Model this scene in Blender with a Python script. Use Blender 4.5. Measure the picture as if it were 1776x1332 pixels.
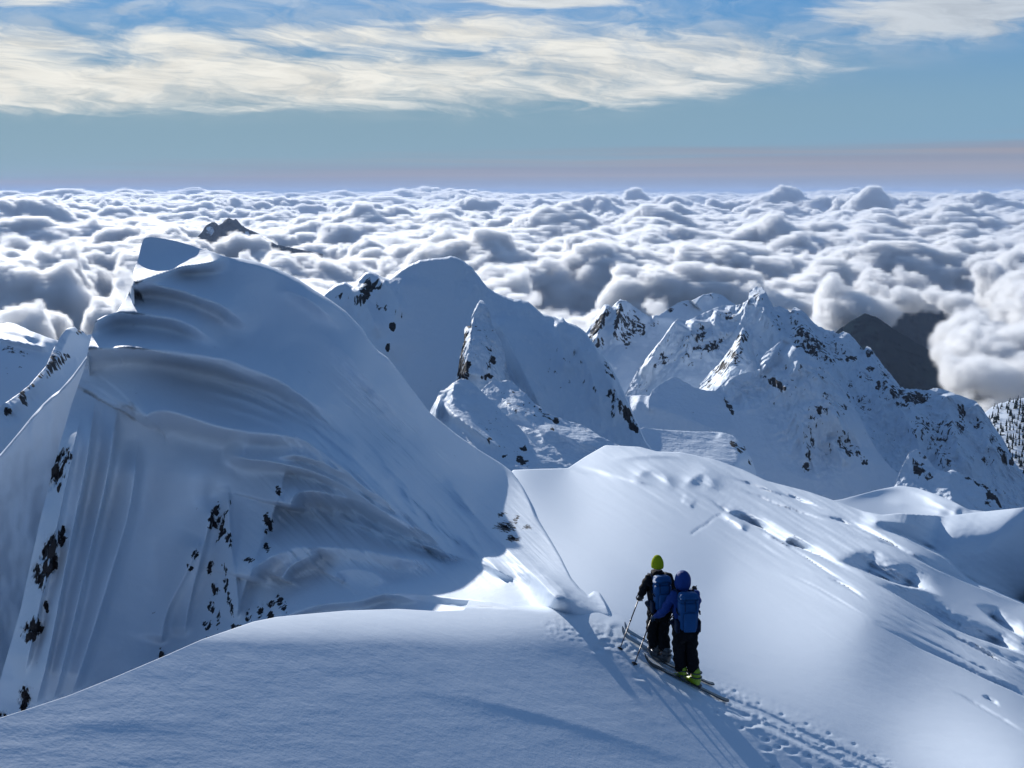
import bpy, bmesh, math, random
import numpy as np
from mathutils import Vector, Matrix

# ------------------------------------------------------------------ camera, world, sun, exposure
S = bpy.context.scene
for o in list(bpy.data.objects):
    bpy.data.objects.remove(o)
COL = S.collection
R = math.radians
FPX, CX, CY = 2000.0, 888.0, 666.0
PITCH = math.atan(331.0 / 2000.0)
CP, SP = math.cos(PITCH), math.sin(PITCH)
cam = bpy.data.cameras.new('camera')
cam.sensor_fit = 'HORIZONTAL'; cam.sensor_width = 36.0; cam.lens = FPX / 1776.0 * 36.0
cam.clip_start = 0.2; cam.clip_end = 400000.0
cam_ob = bpy.data.objects.new('camera', cam); COL.objects.link(cam_ob)
cam_ob.location = (0, 0, 0); cam_ob.rotation_euler = (math.pi / 2 - PITCH, 0, 0)
S.camera = cam_ob

SUN_AZ, SUN_EL = R(-25), R(18)          # azimuth from +Y towards +X, elevation
SUN = np.array([math.sin(SUN_AZ) * math.cos(SUN_EL), math.cos(SUN_AZ) * math.cos(SUN_EL), math.sin(SUN_EL)])
sun = bpy.data.lights.new('sun', 'SUN'); sun.energy = 5.0; sun.angle = R(0.55); sun.color = (1.0, 0.98, 0.95)
sun_ob = bpy.data.objects.new('sun', sun); COL.objects.link(sun_ob)
sun_ob.rotation_euler = Vector(SUN).to_track_quat('Z', 'Y').to_euler()

S.view_settings.view_transform = 'Standard'; S.view_settings.look = 'None'
S.view_settings.exposure = -0.1; S.view_settings.gamma = 1.0; S.view_settings.use_curve_mapping = False
cy = S.cycles
cy.use_denoising = True
try:
    cy.denoiser = 'OPENIMAGEDENOISE'
except Exception:
    pass
cy.max_bounces = 16; cy.diffuse_bounces = 2; cy.glossy_bounces = 2; cy.transmission_bounces = 4
cy.volume_bounces = 9; cy.transparent_max_bounces = 16
cy.caustics_reflective = False; cy.caustics_refractive = False


class NT:
    """small helper around a node tree"""
    def __init__(s, tree):
        s.t = tree; s.n = tree.nodes; s.l = tree.links
    def node(s, kind, **kw):
        nd = s.n.new(kind)
        for k, v in kw.items():
            if k == 'ins':
                for i, val in v.items():
                    s.put(nd.inputs[i], val)
            else:
                setattr(nd, k, v)
        return nd
    def put(s, sock, val):
        if isinstance(val, bpy.types.NodeSocket):
            s.l.new(val, sock)
        elif val is not None:
            sock.default_value = val
    def math(s, op, a, b=None, c=None, clamp=False):
        nd = s.n.new('ShaderNodeMath'); nd.operation = op; nd.use_clamp = clamp
        for i, v in enumerate((a, b, c)):
            if v is not None:
                s.put(nd.inputs[i], v)
        return nd.outputs[0]
    def sstep(s, x, a, b, lo=0.0, hi=1.0):
        nd = s.n.new('ShaderNodeMapRange'); nd.interpolation_type = 'SMOOTHSTEP'
        s.put(nd.inputs['Value'], x); s.put(nd.inputs['From Min'], a); s.put(nd.inputs['From Max'], b)
        s.put(nd.inputs['To Min'], lo); s.put(nd.inputs['To Max'], hi)
        return nd.outputs[0]
    def mix(s, f, a, b, mode='MIX'):
        nd = s.n.new('ShaderNodeMix'); nd.data_type = 'RGBA'; nd.blend_type = mode
        s.put(nd.inputs['Factor'], f)
        s.put(nd.inputs[6], a if isinstance(a, bpy.types.NodeSocket) else (*a, 1.0))
        s.put(nd.inputs[7], b if isinstance(b, bpy.types.NodeSocket) else (*b, 1.0))
        return nd.outputs[2]
    def noise(s, vec, scale, detail=4.0, rough=0.55, dist=0.0, lac=2.0):
        nd = s.n.new('ShaderNodeTexNoise'); nd.noise_dimensions = '3D'
        s.put(nd.inputs['Vector'], vec); s.put(nd.inputs['Scale'], scale); s.put(nd.inputs['Detail'], detail)
        s.put(nd.inputs['Roughness'], rough); s.put(nd.inputs['Distortion'], dist); s.put(nd.inputs['Lacunarity'], lac)
        return nd.outputs['Fac'], nd.outputs['Color']
    def comb(s, x, y, z):
        nd = s.n.new('ShaderNodeCombineXYZ')
        for i, v in enumerate((x, y, z)):
            s.put(nd.inputs[i], v)
        return nd.outputs[0]
# ------------------------------------------------------------------ sky: Nishita air plus high cirrus, a function of direction only
W = bpy.data.worlds.new('World'); S.world = W; W.use_nodes = True
W.node_tree.nodes.clear()
t = NT(W.node_tree)
SKY = 0.112
sky = t.node('ShaderNodeTexSky', sky_type='NISHITA', sun_disc=False)
sky.sun_elevation = SUN_EL; sky.sun_rotation = SUN_AZ; sky.altitude = 2200.0
sky.air_density = 1.0; sky.dust_density = 0.4; sky.ozone_density = 3.0
tc = t.node('ShaderNodeTexCoord')
sep = t.node('ShaderNodeSeparateXYZ'); t.l.new(tc.outputs['Generated'], sep.inputs[0])
dx, dy, dz = sep.outputs
DEG = 180.0 / math.pi
el = t.math('MULTIPLY', t.math('ARCSINE', dz), DEG)                 # elevation, degrees
az = t.math('MULTIPLY', t.math('ARCTAN2', dx, dy), DEG)             # azimuth from view direction, degrees
def ramp(pts, lo, hi):
    nd = t.node('ShaderNodeValToRGB'); cr = nd.color_ramp; cr.interpolation = 'B_SPLINE'
    e = cr.elements
    while len(e) < len(pts): e.new(0.5)
    for i, (a, v) in enumerate(pts):
        e[i].position = (a + 60) / 120.0; q = (v - lo) / (hi - lo); e[i].color = (q, q, q, 1)
    t.l.new(t.math('DIVIDE', t.math('ADD', az, 60.0), 120.0), nd.inputs[0])
    return t.math('ADD', t.math('MULTIPLY', nd.outputs[0], hi - lo), lo)
def spot(a, e_, ra, re):
    q = t.math('ADD', t.math('POWER', t.math('DIVIDE', t.math('SUBTRACT', azw, a), ra), 2.0), t.math('POWER', t.math('DIVIDE', t.math('SUBTRACT', el2, e_), re), 2.0))
    return t.math('EXPONENT', t.math('MULTIPLY', q, -1.0))
wob, wobc = t.noise(t.comb(t.math('MULTIPLY', az, 0.10), t.math('MULTIPLY', el, 0.45), 3.1), 1.0, 4.0, 0.55)
sc = t.node('ShaderNodeSeparateColor'); t.l.new(wobc, sc.inputs[0])
el2 = t.math('ADD', el, t.math('MULTIPLY', t.math('SUBTRACT', sc.outputs[0], 0.5), 1.7))
azw = t.math('ADD', az, t.math('MULTIPLY', t.math('SUBTRACT', sc.outputs[1], 0.5), 6.0))
n1, _ = t.noise(t.comb(t.math('MULTIPLY', azw, 0.24), t.math('MULTIPLY', el2, 0.60), 7.7), 1.0, 9.0, 0.60, 0.8)
shear = t.math('ADD', el2, t.math('MULTIPLY', azw, 0.10))
n2, _ = t.noise(t.comb(t.math('MULTIPLY', azw, 0.22), t.math('MULTIPLY', shear, 1.8), 1.3), 1.0, 8.0, 0.62, 0.6)
top = ramp([(-60, 7.5), (-24, 7.6), (-14, 7.7), (-8, 8.3), (-1, 9.1), (4, 8.0), (10, 7.9), (16, 7.4), (24, 7.0), (60, 8.0)], 3, 10)
bot = ramp([(-60, 3.4), (-24, 3.6), (-14, 3.7), (-5, 3.9), (3, 3.7), (9, 4.0), (13, 5.0), (17, 5.9), (24, 6.6), (60, 7.6)], 3, 10)
band = t.math('MULTIPLY', t.sstep(el2, t.math('SUBTRACT', bot, 0.7), t.math('ADD', bot, 1.1)), t.sstep(el2, t.math('SUBTRACT', top, 1.3), t.math('ADD', top, 0.5), 1.0, 0.0))
strength = ramp([(-60, 1.0), (-24, 1.0), (-6, 0.95), (4, 0.86), (12, 0.74), (17, 0.50), (20, 0.22), (40, 0.3), (60, 0.8)], 0, 1)
holes = t.math('ADD', spot(-19.0, 6.1, 2.4, 0.55), t.math('ADD', spot(-10.0, 6.4, 3.4, 0.55), spot(-3.5, 6.7, 2.6, 0.4)))
dens = t.math('ADD', t.math('MULTIPLY', t.math('SUBTRACT', n1, 0.5), 2.3), t.math('MULTIPLY', t.math('SUBTRACT', n2, 0.5), 1.9))
dens = t.math('SUBTRACT', dens, t.math('MULTIPLY', holes, 0.85))
bandd = t.sstep(t.math('ADD', dens, t.math('MULTIPLY', t.math('MULTIPLY', band, strength), 1.55)), 0.25, 1.75)
bandd = t.math('MULTIPLY', bandd, t.sstep(band, 0.0, 0.5))
tufts = t.math('ADD', t.math('MULTIPLY', spot(20.5, 7.8, 6.0, 1.0), 1.5), t.math('ADD', t.math('MULTIPLY', spot(2.2, 8.85, 4.5, 0.35), 1.3), t.math('MULTIPLY', spot(-22.0, 8.5, 3.4, 0.7), 0.95)))
tufts = t.math('ADD', tufts, t.math('MULTIPLY', t.sstep(el, 9.5, 16.0), 0.20))
tuft = t.math('MULTIPLY', t.sstep(t.math('ADD', dens, t.math('MULTIPLY', tufts, 1.6)), 0.42, 1.75), t.sstep(tufts, 0.02, 0.3))
tuft = t.math('MULTIPLY', tuft, 0.8)
# a thin milky film spreads round the band
film = t.math('MULTIPLY', t.math('MULTIPLY', t.sstep(el2, t.math('SUBTRACT', bot, 0.8), t.math('ADD', bot, 1.2)), t.sstep(n1, 0.36, 0.66)), t.sstep(el, 10.0, 22.0, 0.34, 0.10))
cl = t.math('MAXIMUM', t.math('MAXIMUM', bandd, tuft), film)
# low veil just above the horizon, mauve
veil_top = t.math('ADD', 0.80, t.math('MULTIPLY', t.math('MINIMUM', t.math('MAXIMUM', t.math('ADD', az, 24.0), 0.0), 60.0), 0.036))
vn, _ = t.noise(t.comb(t.math('MULTIPLY', az, 0.05), t.math('MULTIPLY', el, 1.8), 11.0), 1.0, 5.0, 0.5, 0.3)
vt = t.math('ADD', veil_top, t.math('MULTIPLY', t.math('SUBTRACT', vn, 0.5), 1.9))
veil = t.sstep(el, t.math('SUBTRACT', vt, 0.65), t.math('ADD', vt, 0.35), 1.0, 0.0)
vn2, _ = t.noise(t.comb(t.math('MULTIPLY', az, 0.03), t.math('MULTIPLY', el, 3.0), 17.0), 1.0, 4.0, 0.5)

sd = t.node('ShaderNodeVectorMath', operation='DOT_PRODUCT'); t.l.new(tc.outputs['Generated'], sd.inputs[0]); sd.inputs[1].default_value = tuple(SUN)
sdv = sd.outputs['Value']
air = t.mix(1.0, sky.outputs[0], (0.78, 1.07, 1.20), 'MULTIPLY')
# thin mist in the lowest few degrees
hz = t.sstep(el, 5.0, 24.0, 0.95, 0.0)
mist = t.mix(t.sstep(sdv, 0.55, 0.95), (0.220 / SKY, 0.400 / SKY, 0.560 / SKY), (0.240 / SKY, 0.375 / SKY, 0.455 / SKY))
mist = t.mix(t.sstep(el, 3.5, 9.5), mist, (0.105 / SKY, 0.300 / SKY, 0.600 / SKY))
ms = t.node('ShaderNodeVectorMath', operation='SCALE'); t.l.new(mist, ms.inputs[0]); t.l.new(t.sstep(sdv, -0.9, 0.60, 0.22, 1.0), ms.inputs['Scale'])
air = t.mix(hz, air, ms.outputs[0])
# lit cirrus: brighter and warmer towards the sun
shade = t.math('ADD', 0.80, t.math('MULTIPLY', t.sstep(n2, 0.30, 0.66), 0.24))
glow = t.math('MULTIPLY', t.sstep(sdv, 0.45, 0.97, 0.66, 1.0), shade)
warm = t.mix(t.sstep(sdv, 0.5, 0.97), (0.92, 0.98, 1.05), (1.03, 1.0, 0.90))
cb = t.node('ShaderNodeVectorMath', operation='SCALE'); t.l.new(warm, cb.inputs[0]); t.l.new(t.math('MULTIPLY', glow, 0.98 / SKY), cb.inputs['Scale'])
vcol = t.mix(t.sstep(vn2, 0.35, 0.65), (0.310 / SKY, 0.325 / SKY, 0.400 / SKY), (0.390 / SKY, 0.360 / SKY, 0.390 / SKY))
c1 = t.mix(t.math('MULTIPLY', veil, 0.95), air, vcol)
c2 = t.mix(t.math('MULTIPLY', cl, 0.95), c1, cb.outputs[0])
c2 = t.mix(t.sstep(el, -4.0, -0.6), (0.0, 0.0, 0.0), c2)          # nothing below the horizon but land
bg = t.node('ShaderNodeBackground'); t.l.new(c2, bg.inputs[0]); bg.inputs[1].default_value = SKY
wo = t.node('ShaderNodeOutputWorld'); t.l.new(bg.outputs[0], wo.inputs[0])
# ------------------------------------------------------------------ numpy helpers
F32 = np.float32
def ihash(*ks):
    h = np.uint32(2166136261)
    for k in ks:
        h = (np.asarray(k).astype(np.int64).astype(np.uint32) ^ h) * np.uint32(16777619)
        h = h ^ (h >> np.uint32(13)); h = h * np.uint32(0x5bd1e995); h = h ^ (h >> np.uint32(15))
    return h
def h01(*ks):
    return (ihash(*ks) >> np.uint32(8)).astype(F32) / F32(16777216.0)

def vnoise3(x, y, z, seed=0):
    """gradient noise, about -1..1"""
    xi = np.floor(x); yi = np.floor(y); zi = np.floor(z)
    fx = (x - xi).astype(F32); fy = (y - yi).astype(F32); fz = (z - zi).astype(F32)
    xi = xi.astype(np.int32); yi = yi.astype(np.int32); zi = zi.astype(np.int32)
    u = fx * fx * fx * (fx * (fx * 6 - 15) + 10); v = fy * fy * fy * (fy * (fy * 6 - 15) + 10); w = fz * fz * fz * (fz * (fz * 6 - 15) + 10)
    out = np.zeros_like(fx)
    for a in (0, 1):
        wa = u if a else 1 - u
        for b in (0, 1):
            wb = v if b else 1 - v
            for c in (0, 1):
                wc = w if c else 1 - w
                h = ihash(xi + a, yi + b, zi + c, seed)
                gx = (h & np.uint32(1023)).astype(F32) / 511.5 - 1
                gy = ((h >> np.uint32(10)) & np.uint32(1023)).astype(F32) / 511.5 - 1
                gz = ((h >> np.uint32(20)) & np.uint32(1023)).astype(F32) / 511.5 - 1
                out += wa * wb * wc * (gx * (fx - a) + gy * (fy - b) + gz * (fz - c))
    return out * 1.5
def fbm(x, y, z=0.0, octv=5, seed=0, gain=0.5, lac=2.03, ridged=False):
    z = np.zeros_like(x) + z
    out = np.zeros(np.shape(x), F32); a = 1.0; f = 1.0; tot = 0.0
    for i in range(octv):
        n = vnoise3(x * f + 13.7 * i, y * f - 7.1 * i, z * f + 3.3 * i, seed + i)
        if ridged:
            n = 1 - 2 * np.abs(n)
        out += a * n; tot += a; a *= gain; f *= lac
    return out / tot
def domes2(x, y, seed, rmin=0.55, rmax=1.0, hvar=0.6):
    """highest of many round domes, one per cell: 0..~1.4"""
    xi = np.floor(x).astype(np.int32); yi = np.floor(y).astype(np.int32)
    best = np.full(x.shape, -1.0, F32)
    for a in (-1, 0, 1):
        for b in (-1, 0, 1):
            cx = xi + a; cyy = yi + b
            jx = cx + h01(cx, cyy, seed); jy = cyy + h01(cx, cyy, seed + 1)
            r = rmin + (rmax - rmin) * h01(cx, cyy, seed + 2)
            d2 = (x - jx) ** 2 + (y - jy) ** 2
            q = np.sqrt(np.maximum(0, r * r - d2)) + hvar * (h01(cx, cyy, seed + 3) - 0.5)
            best = np.maximum(best, np.where(d2 < r * r, q, -1.0).astype(F32))
    return np.maximum(best, -0.5 * hvar)
def domes3(x, y, z, seed, rmin=0.6, rmax=1.05):
    xi = np.floor(x).astype(np.int32); yi = np.floor(y).astype(np.int32); zi = np.floor(z).astype(np.int32)
    best = np.zeros(x.shape, F32)
    for a in (-1, 0, 1):
        for b in (-1, 0, 1):
            for c in (-1, 0, 1):
                cx = xi + a; cyy = yi + b; cz = zi + c
                h = ihash(cx, cyy, cz, seed)
                jx = cx + (h & np.uint32(1023)).astype(F32) / 1023
                jy = cyy + ((h >> np.uint32(10)) & np.uint32(1023)).astype(F32) / 1023
                jz = cz + ((h >> np.uint32(20)) & np.uint32(1023)).astype(F32) / 1023
                r = rmin + (rmax - rmin) * h01(cx, cyy, cz, seed + 5)
                d2 = (x - jx) ** 2 + (y - jy) ** 2 + (z - jz) ** 2
                best = np.maximum(best, np.sqrt(np.maximum(0, r * r - d2)))
    return best
def sst(a, b, x):
    q = np.clip((x - a) / (b - a), 0, 1)
    return q * q * (3 - 2 * q)
def gauss(x, s):
    return np.exp(-0.5 * (x / s) ** 2)
def blur(a, n, axis):
    k = np.hanning(2 * n + 3)[1:-1]; k /= k.sum()
    pad = [(0, 0)] * a.ndim; pad[axis] = (n, n)
    return np.apply_along_axis(lambda m: np.convolve(m, k, 'valid'), axis, np.pad(a, pad, mode='edge'))

def pix_dir(px, py):
    """unnormalised direction, view depth 1"""
    u = (np.asarray(px, float) - CX) / FPX; v = -(np.asarray(py, float) - CY) / FPX
    return np.stack([u, CP + v * SP, -SP + v * CP], -1)
def pix_pt(px, py, depth):
    return pix_dir(px, py) * np.asarray(depth, float)[..., None]
def to_pix(P):
    zc = P[..., 1] * CP - P[..., 2] * SP; vc = P[..., 1] * SP + P[..., 2] * CP
    return CX + FPX * P[..., 0] / zc, CY - FPX * vc / zc, zc

class TPS:
    def __init__(s, xs, ys, vs, lam=0.0, ay=1.0):
        s.ay = ay
        s.x = np.array(xs, float) / 500.0; s.y = np.array(ys, float) / 500.0 * ay
        n = len(s.x); d2 = (s.x[:, None] - s.x) ** 2 + (s.y[:, None] - s.y) ** 2
        K = 0.5 * d2 * np.log(d2 + 1e-12) + lam * np.eye(n); Pm = np.stack([np.ones(n), s.x, s.y], 1)
        A = np.zeros((n + 3, n + 3)); A[:n, :n] = K; A[:n, n:] = Pm; A[n:, :n] = Pm.T
        s.c = np.linalg.solve(A, np.concatenate([np.array(vs, float), np.zeros(3)]))
    def __call__(s, px, py):
        X = np.asarray(px, float) / 500.0; Y = np.asarray(py, float) / 500.0 * s.ay
        n = len(s.x); out = s.c[n] + s.c[n + 1] * X + s.c[n + 2] * Y
        for i in range(n):
            d2 = (X - s.x[i]) ** 2 + (Y - s.y[i]) ** 2
            out = out + s.c[i] * 0.5 * d2 * np.log(d2 + 1e-12)
        return out

def grid_mesh(name, P, mat, attrs=None, parent=None, flip=False, smooth=True, keep=None):
    """P: rows x cols x 3"""
    nr, nc = P.shape[:2]
    me = bpy.data.meshes.new(name)
    me.vertices.add(nr * nc); me.vertices.foreach_set('co', P.reshape(-1).astype(F32))
    i = np.arange(nr * nc, dtype=np.int32).reshape(nr, nc)
    q = np.stack([i[:-1, :-1], i[1:, :-1], i[1:, 1:], i[:-1, 1:]], -1).reshape(-1, 4)
    if flip:
        q = q[:, ::-1]
    if keep is not None:
        q = q[keep.reshape(-1)[q].all(1)]
    q = np.ascontiguousarray(q)
    me.loops.add(q.size); me.loops.foreach_set('vertex_index', q.reshape(-1))
    me.polygons.add(len(q)); me.polygons.foreach_set('loop_start', np.arange(0, q.size, 4, dtype=np.int32))
    me.polygons.foreach_set('use_smooth', np.full(len(q), smooth, dtype=bool))
    me.update(calc_edges=True)
    for k, v in (attrs or {}).items():
        at = me.attributes.new(k, 'FLOAT', 'POINT'); at.data.foreach_set('value', np.asarray(v, F32).reshape(-1))
    me.materials.append(mat)
    ob = bpy.data.objects.new(name, me); COL.objects.link(ob)
    if parent:
        ob.parent = parent
    return ob
def tag(o, label=None, cat=None, group=None, kind=None):
    if label: o['label'] = label
    if cat: o['category'] = cat
    if group: o['group'] = group
    if kind: o['kind'] = kind
    return o
def new_mat(name):
    m = bpy.data.materials.new(name); m.use_nodes = True
    m.node_tree.nodes.clear()
    tt = NT(m.node_tree); out = tt.node('ShaderNodeOutputMaterial')
    return m, tt, out
# ------------------------------------------------------------------ materials of the land
def snow_mat(name, rock_scale=None, grain=0.0, grain_scale=30.0, rock_col=(0.030, 0.028, 0.030), base=(0.76, 0.83, 0.91), stretch=0.45, big=0.0, big_scale=1.0):
    m, tt, out = new_mat(name)
    p = tt.node('ShaderNodeBsdfPrincipled'); p.inputs['Roughness'].default_value = 0.62
    p.inputs['Specular IOR Level'].default_value = 0.25
    geo = tt.node('ShaderNodeNewGeometry'); pos = geo.outputs['Position']
    col = None
    if rock_scale:
        mp = tt.node('ShaderNodeMapping'); tt.l.new(pos, mp.inputs[0]); mp.inputs['Scale'].default_value = (1, 1, stretch)
        n, nc = tt.noise(mp.outputs[0], 1.0 / rock_scale, 5.0, 0.62)
        at = tt.node('ShaderNodeAttribute', attribute_name='rock')
        f = tt.math('ADD', at.outputs['Fac'], tt.math('MULTIPLY', tt.math('SUBTRACT', n, 0.5), 2.2))
        f = tt.sstep(f, 0.47, 0.60)
        n2, _ = tt.noise(pos, 3.0 / rock_scale, 4.0, 0.6)
        rc = tt.mix(tt.sstep(n2, 0.35, 0.7), tuple(c * 0.55 for c in rock_col), tuple(c * 1.8 for c in rock_col))
        col = tt.mix(f, base, rc)
        tt.l.new(col, p.inputs['Base Color'])
        tt.put(p.inputs['Roughness'], tt.math('ADD', 0.62, tt.math('MULTIPLY', f, 0.25)))
    else:
        p.inputs['Base Color'].default_value = (*base, 1)
    nrm = None
    if big:
        nb, _ = tt.noise(pos, big_scale, 5.0, 0.6)
        b = tt.node('ShaderNodeBump'); b.inputs['Strength'].default_value = 1.0; b.inputs['Distance'].default_value = big
        tt.l.new(nb, b.inputs['Height']); nrm = b.outputs[0]
    if grain:
        ng, _ = tt.noise(pos, grain_scale, 3.0, 0.6)
        b = tt.node('ShaderNodeBump'); b.inputs['Strength'].default_value = 0.6; b.inputs['Distance'].default_value = grain
        tt.l.new(ng, b.inputs['Height'])
        if nrm: tt.l.new(nrm, b.inputs['Normal'])
        nrm = b.outputs[0]
    if nrm: tt.l.new(nrm, p.inputs['Normal'])
    tt.l.new(p.outputs[0], out.inputs[0])
    return m

def catmull(pts, sub=6):
    p = np.array(pts, float); q = np.vstack([2 * p[0] - p[1], p, 2 * p[-1] - p[-2]]); o = []
    for i in range(len(p) - 1):
        a, b, c, d = q[i:i + 4]
        for s in np.linspace(0, 1, sub, endpoint=False):
            o.append(0.5 * (2 * b + (c - a) * s + (2 * a - 5 * b + 4 * c - d) * s ** 2 + (3 * b - a - 3 * c + d) * s ** 3))
    o.append(p[-1])
    return np.array(o)
def line_sd(px, py, pts, reach):
    """signed distance to a smooth line (positive below a line drawn left to right), place along it 0..1; only near the line"""
    c = catmull(pts); seg = np.concatenate([[0], np.cumsum(np.hypot(*np.diff(c, axis=0).T))]); seg /= seg[-1]
    box = (px > c[:, 0].min() - reach) & (px < c[:, 0].max() + reach) & (py > c[:, 1].min() - reach) & (py < c[:, 1].max() + reach)
    x = px[box]; y = py[box]
    best = np.full(x.shape, 1e9); sg = np.ones(x.shape); tt = np.zeros(x.shape)
    for i in range(len(c) - 1):
        ax, ay = c[i]; bx, by = c[i + 1]; ex, ey = bx - ax, by - ay; L2 = ex * ex + ey * ey + 1e-9
        k = np.clip(((x - ax) * ex + (y - ay) * ey) / L2, 0, 1)
        ddx = x - ax - k * ex; ddy = y - ay - k * ey; d = ddx * ddx + ddy * ddy
        m = d < best
        best = np.where(m, d, best); sg = np.where(m, np.sign(ex * ddy - ey * ddx), sg); tt = np.where(m, seg[i] + k * (seg[i + 1] - seg[i]), tt)
    return box, np.sqrt(best) * np.where(sg == 0, 1, sg), tt
def fin(D, px, py, pts, A, up, dn, e0=0.12, e1=0.3):
    """a drift: the surface comes out towards its crest line by A metres and drops back below it"""
    box, s, tt = line_sd(px, py, pts, 4.5 * max(up, dn))
    prof = np.where(s < 0, np.exp(-(np.abs(s) / up) ** 1.15), np.exp(-(np.abs(s) / dn) ** 1.6))
    en = sst(0, e0, tt) if e0 > 0 else 1.0
    en = en * (1 - sst(1 - e1, 1, tt) if e1 > 0 else 1.0)
    D[box] -= A * prof * en
def hollow(D, px, py, pts, G, W, k, e0=0.35, e1=0.35, lip=1.8):
    """a wind scoop behind a crest line: above the line the snow sinks and turns to the viewer, at the line the near crest hides its bottom"""
    box, s, tt = line_sd(px, py, pts, 1.7 * W)
    en = sst(0, e0, tt) * (1 - sst(1 - e1, 1, tt)); Wl = W * (0.35 + 0.65 * en)
    q = np.clip(1 + s / Wl, 0, 1)
    D[box] += k * G[box] * Wl * (q * q * (1.6 - 0.6 * q)) * (1 - sst(0, lip, s)) * en
def ridge_right(D, px, py, pts, G, W, k, e0=0.25, e1=0.25, wide=2.4):
    """a drift running towards the viewer: a crest line whose far right flank falls away within W pixels, gentle on the near left side"""
    H = np.zeros_like(D); box, s, tt = line_sd(px, py, pts, 3.2 * max(W, 1) * wide)
    en = sst(0, e0, tt) * (1 - sst(1 - e1, 1, tt)); Wl = W * (0.4 + 0.6 * en)
    f = np.where(s < 0, 1 - sst(0, 1, -s / Wl), np.exp(-(np.abs(s) / np.minimum(wide * Wl, 20.0)) ** 1.4))
    D[box] -= k * G[box] * Wl * f * en
def bump(D, px, py, cx, cy_, rx, ry, A, ang=0.0):
    ca, sa = math.cos(R(ang)), math.sin(R(ang)); X = px - cx; Y = py - cy_
    D -= A * np.exp(-((X * ca + Y * sa) / rx) ** 2 - ((-X * sa + Y * ca) / ry) ** 2)
def blobs(px, py, lst, wob=0.0):
    o = np.zeros(px.shape)
    if wob:
        a = (px / (wob * 2.2)).astype(F32); b = (py / (wob * 2.2)).astype(F32)
        px, py = px + wob * 1.5 * fbm(a, b, 0.5, 4, 771, 0.65), py + wob * 1.5 * fbm(a, b, 9.5, 4, 772, 0.65)
    for b in lst:
        cx, cyy, rx, ry = b[:4]; ang = b[4] if len(b) > 4 else 0.0; v = b[5] if len(b) > 5 else 1.0
        ca, sa = math.cos(R(ang)), math.sin(R(ang)); X = px - cx; Y = py - cyy
        q = ((X * ca + Y * sa) / rx) ** 2 + ((-X * sa + Y * ca) / ry) ** 2
        o = np.maximum(o, v * np.clip(1.25 - q, 0, 1))
    return o
def disp_tps(ctrl, lam=0.0, ay=1.0):
    c = np.array(ctrl, float)
    return TPS(c[:, 0], c[:, 1], 1.0 / c[:, 2], lam, ay)

class Relief:
    """a piece of land seen from the ridge: skyline, foot, distances, and a back that falls away behind the crest"""
    def __init__(s, name, sky, foot, ctrl, step=1.8, rows=200, lam=0.0, ay=1.0, skysmooth=2, jag=0.0, jagw=9.0, seed=1, pw=1.0):
        s.name = name
        c = np.array(sky, float); x0, x1 = c[0, 0], c[-1, 0]
        fx = np.linspace(x0, x1, 4000); fy = np.interp(fx, c[:, 0], c[:, 1])
        if skysmooth: fy = blur(fy, max(1, int(skysmooth * step * 4000 / (x1 - x0))), 0)
        ar = np.concatenate([[0], np.cumsum(np.hypot(np.diff(fx), 0.45 * np.clip(np.abs(np.diff(fy)) - 0.6 * np.diff(fx), 0, None)))])
        nc = int(ar[-1] / step) + 1
        s.x = np.interp(np.linspace(0, ar[-1], nc), ar, fx); y = np.interp(s.x, fx, fy)
        if jag:
            z0 = np.zeros(nc, F32)
            y = y + jag * (fbm((s.x / jagw).astype(F32), z0 + seed * 3.1, z0, 4, seed, 0.6, ridged=True) - 0.3)
        f = np.array(foot, float); yb = np.interp(s.x, f[:, 0], f[:, 1])
        yb = np.maximum(yb, y + 3)
        s.y = y
        v = np.linspace(0, 1, rows)[:, None] ** pw
        s.px = np.broadcast_to(s.x, (rows, nc)).copy()
        ysm = np.interp(s.x, fx, blur(fy, max(1, int(28 * 4000 / (x1 - x0))), 0)); yb = np.maximum(yb, ysm + 40)
        s.py = ysm + (yb - ysm) * v + (y - ysm) * np.exp(-(yb - ysm) * v / 90.0) * (1 - v)
        s.D = 1.0 / np.maximum(disp_tps(ctrl, lam, ay)(s.px, s.py), 1e-6)
        s.below = s.py - y[None]
    def pts(s):
        return pix_pt(s.px, s.py, s.D)
    def roundtop(s, w, A):
        """the crest curls away from the viewer over the last w pixels"""
        e = np.clip(1 - s.below / w, 0, 1); s.D += A * (1 - np.sqrt(np.maximum(0, 1 - e ** 2)))
    def build(s, mat, back=(0.3, 1.0, 2.5, 6, 14, 30), backslope=0.9, attrs=None, label=None, warp=None):
        if warp: s.px, s.py = warp(s.px, s.py)
        P = s.pts(); top = P[0]
        h = top.copy(); h[:, 2] = 0; h /= np.linalg.norm(h, axis=1, keepdims=True)
        rowsb = []
        for d in back[::-1]:
            q = top + h * d; q[:, 2] = top[:, 2] - np.maximum(backslope * d * d / (d + back[0] * 2.0), d * (-top[:, 2] / np.hypot(top[:, 0], top[:, 1]) + 0.12)); rowsb.append(q)
        P2 = np.concatenate([np.array(rowsb), P], 0)
        at = {}
        for k, vv in (attrs or {}).items():
            at[k] = np.concatenate([np.zeros((len(back), P.shape[1])), vv], 0)
        s.ob = grid_mesh(s.name, P2, mat, at)
        tag(s.ob, label, None, None, 'structure')
        return s.ob

def slope_of(P):
    du = np.gradient(P, axis=1); dv = np.gradient(P, axis=0); n = np.cross(du, dv)
    n /= np.linalg.norm(n, axis=-1, keepdims=True) + 1e-9
    return np.where((n * P).sum(-1, keepdims=True) > 0, -n, n)

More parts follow.
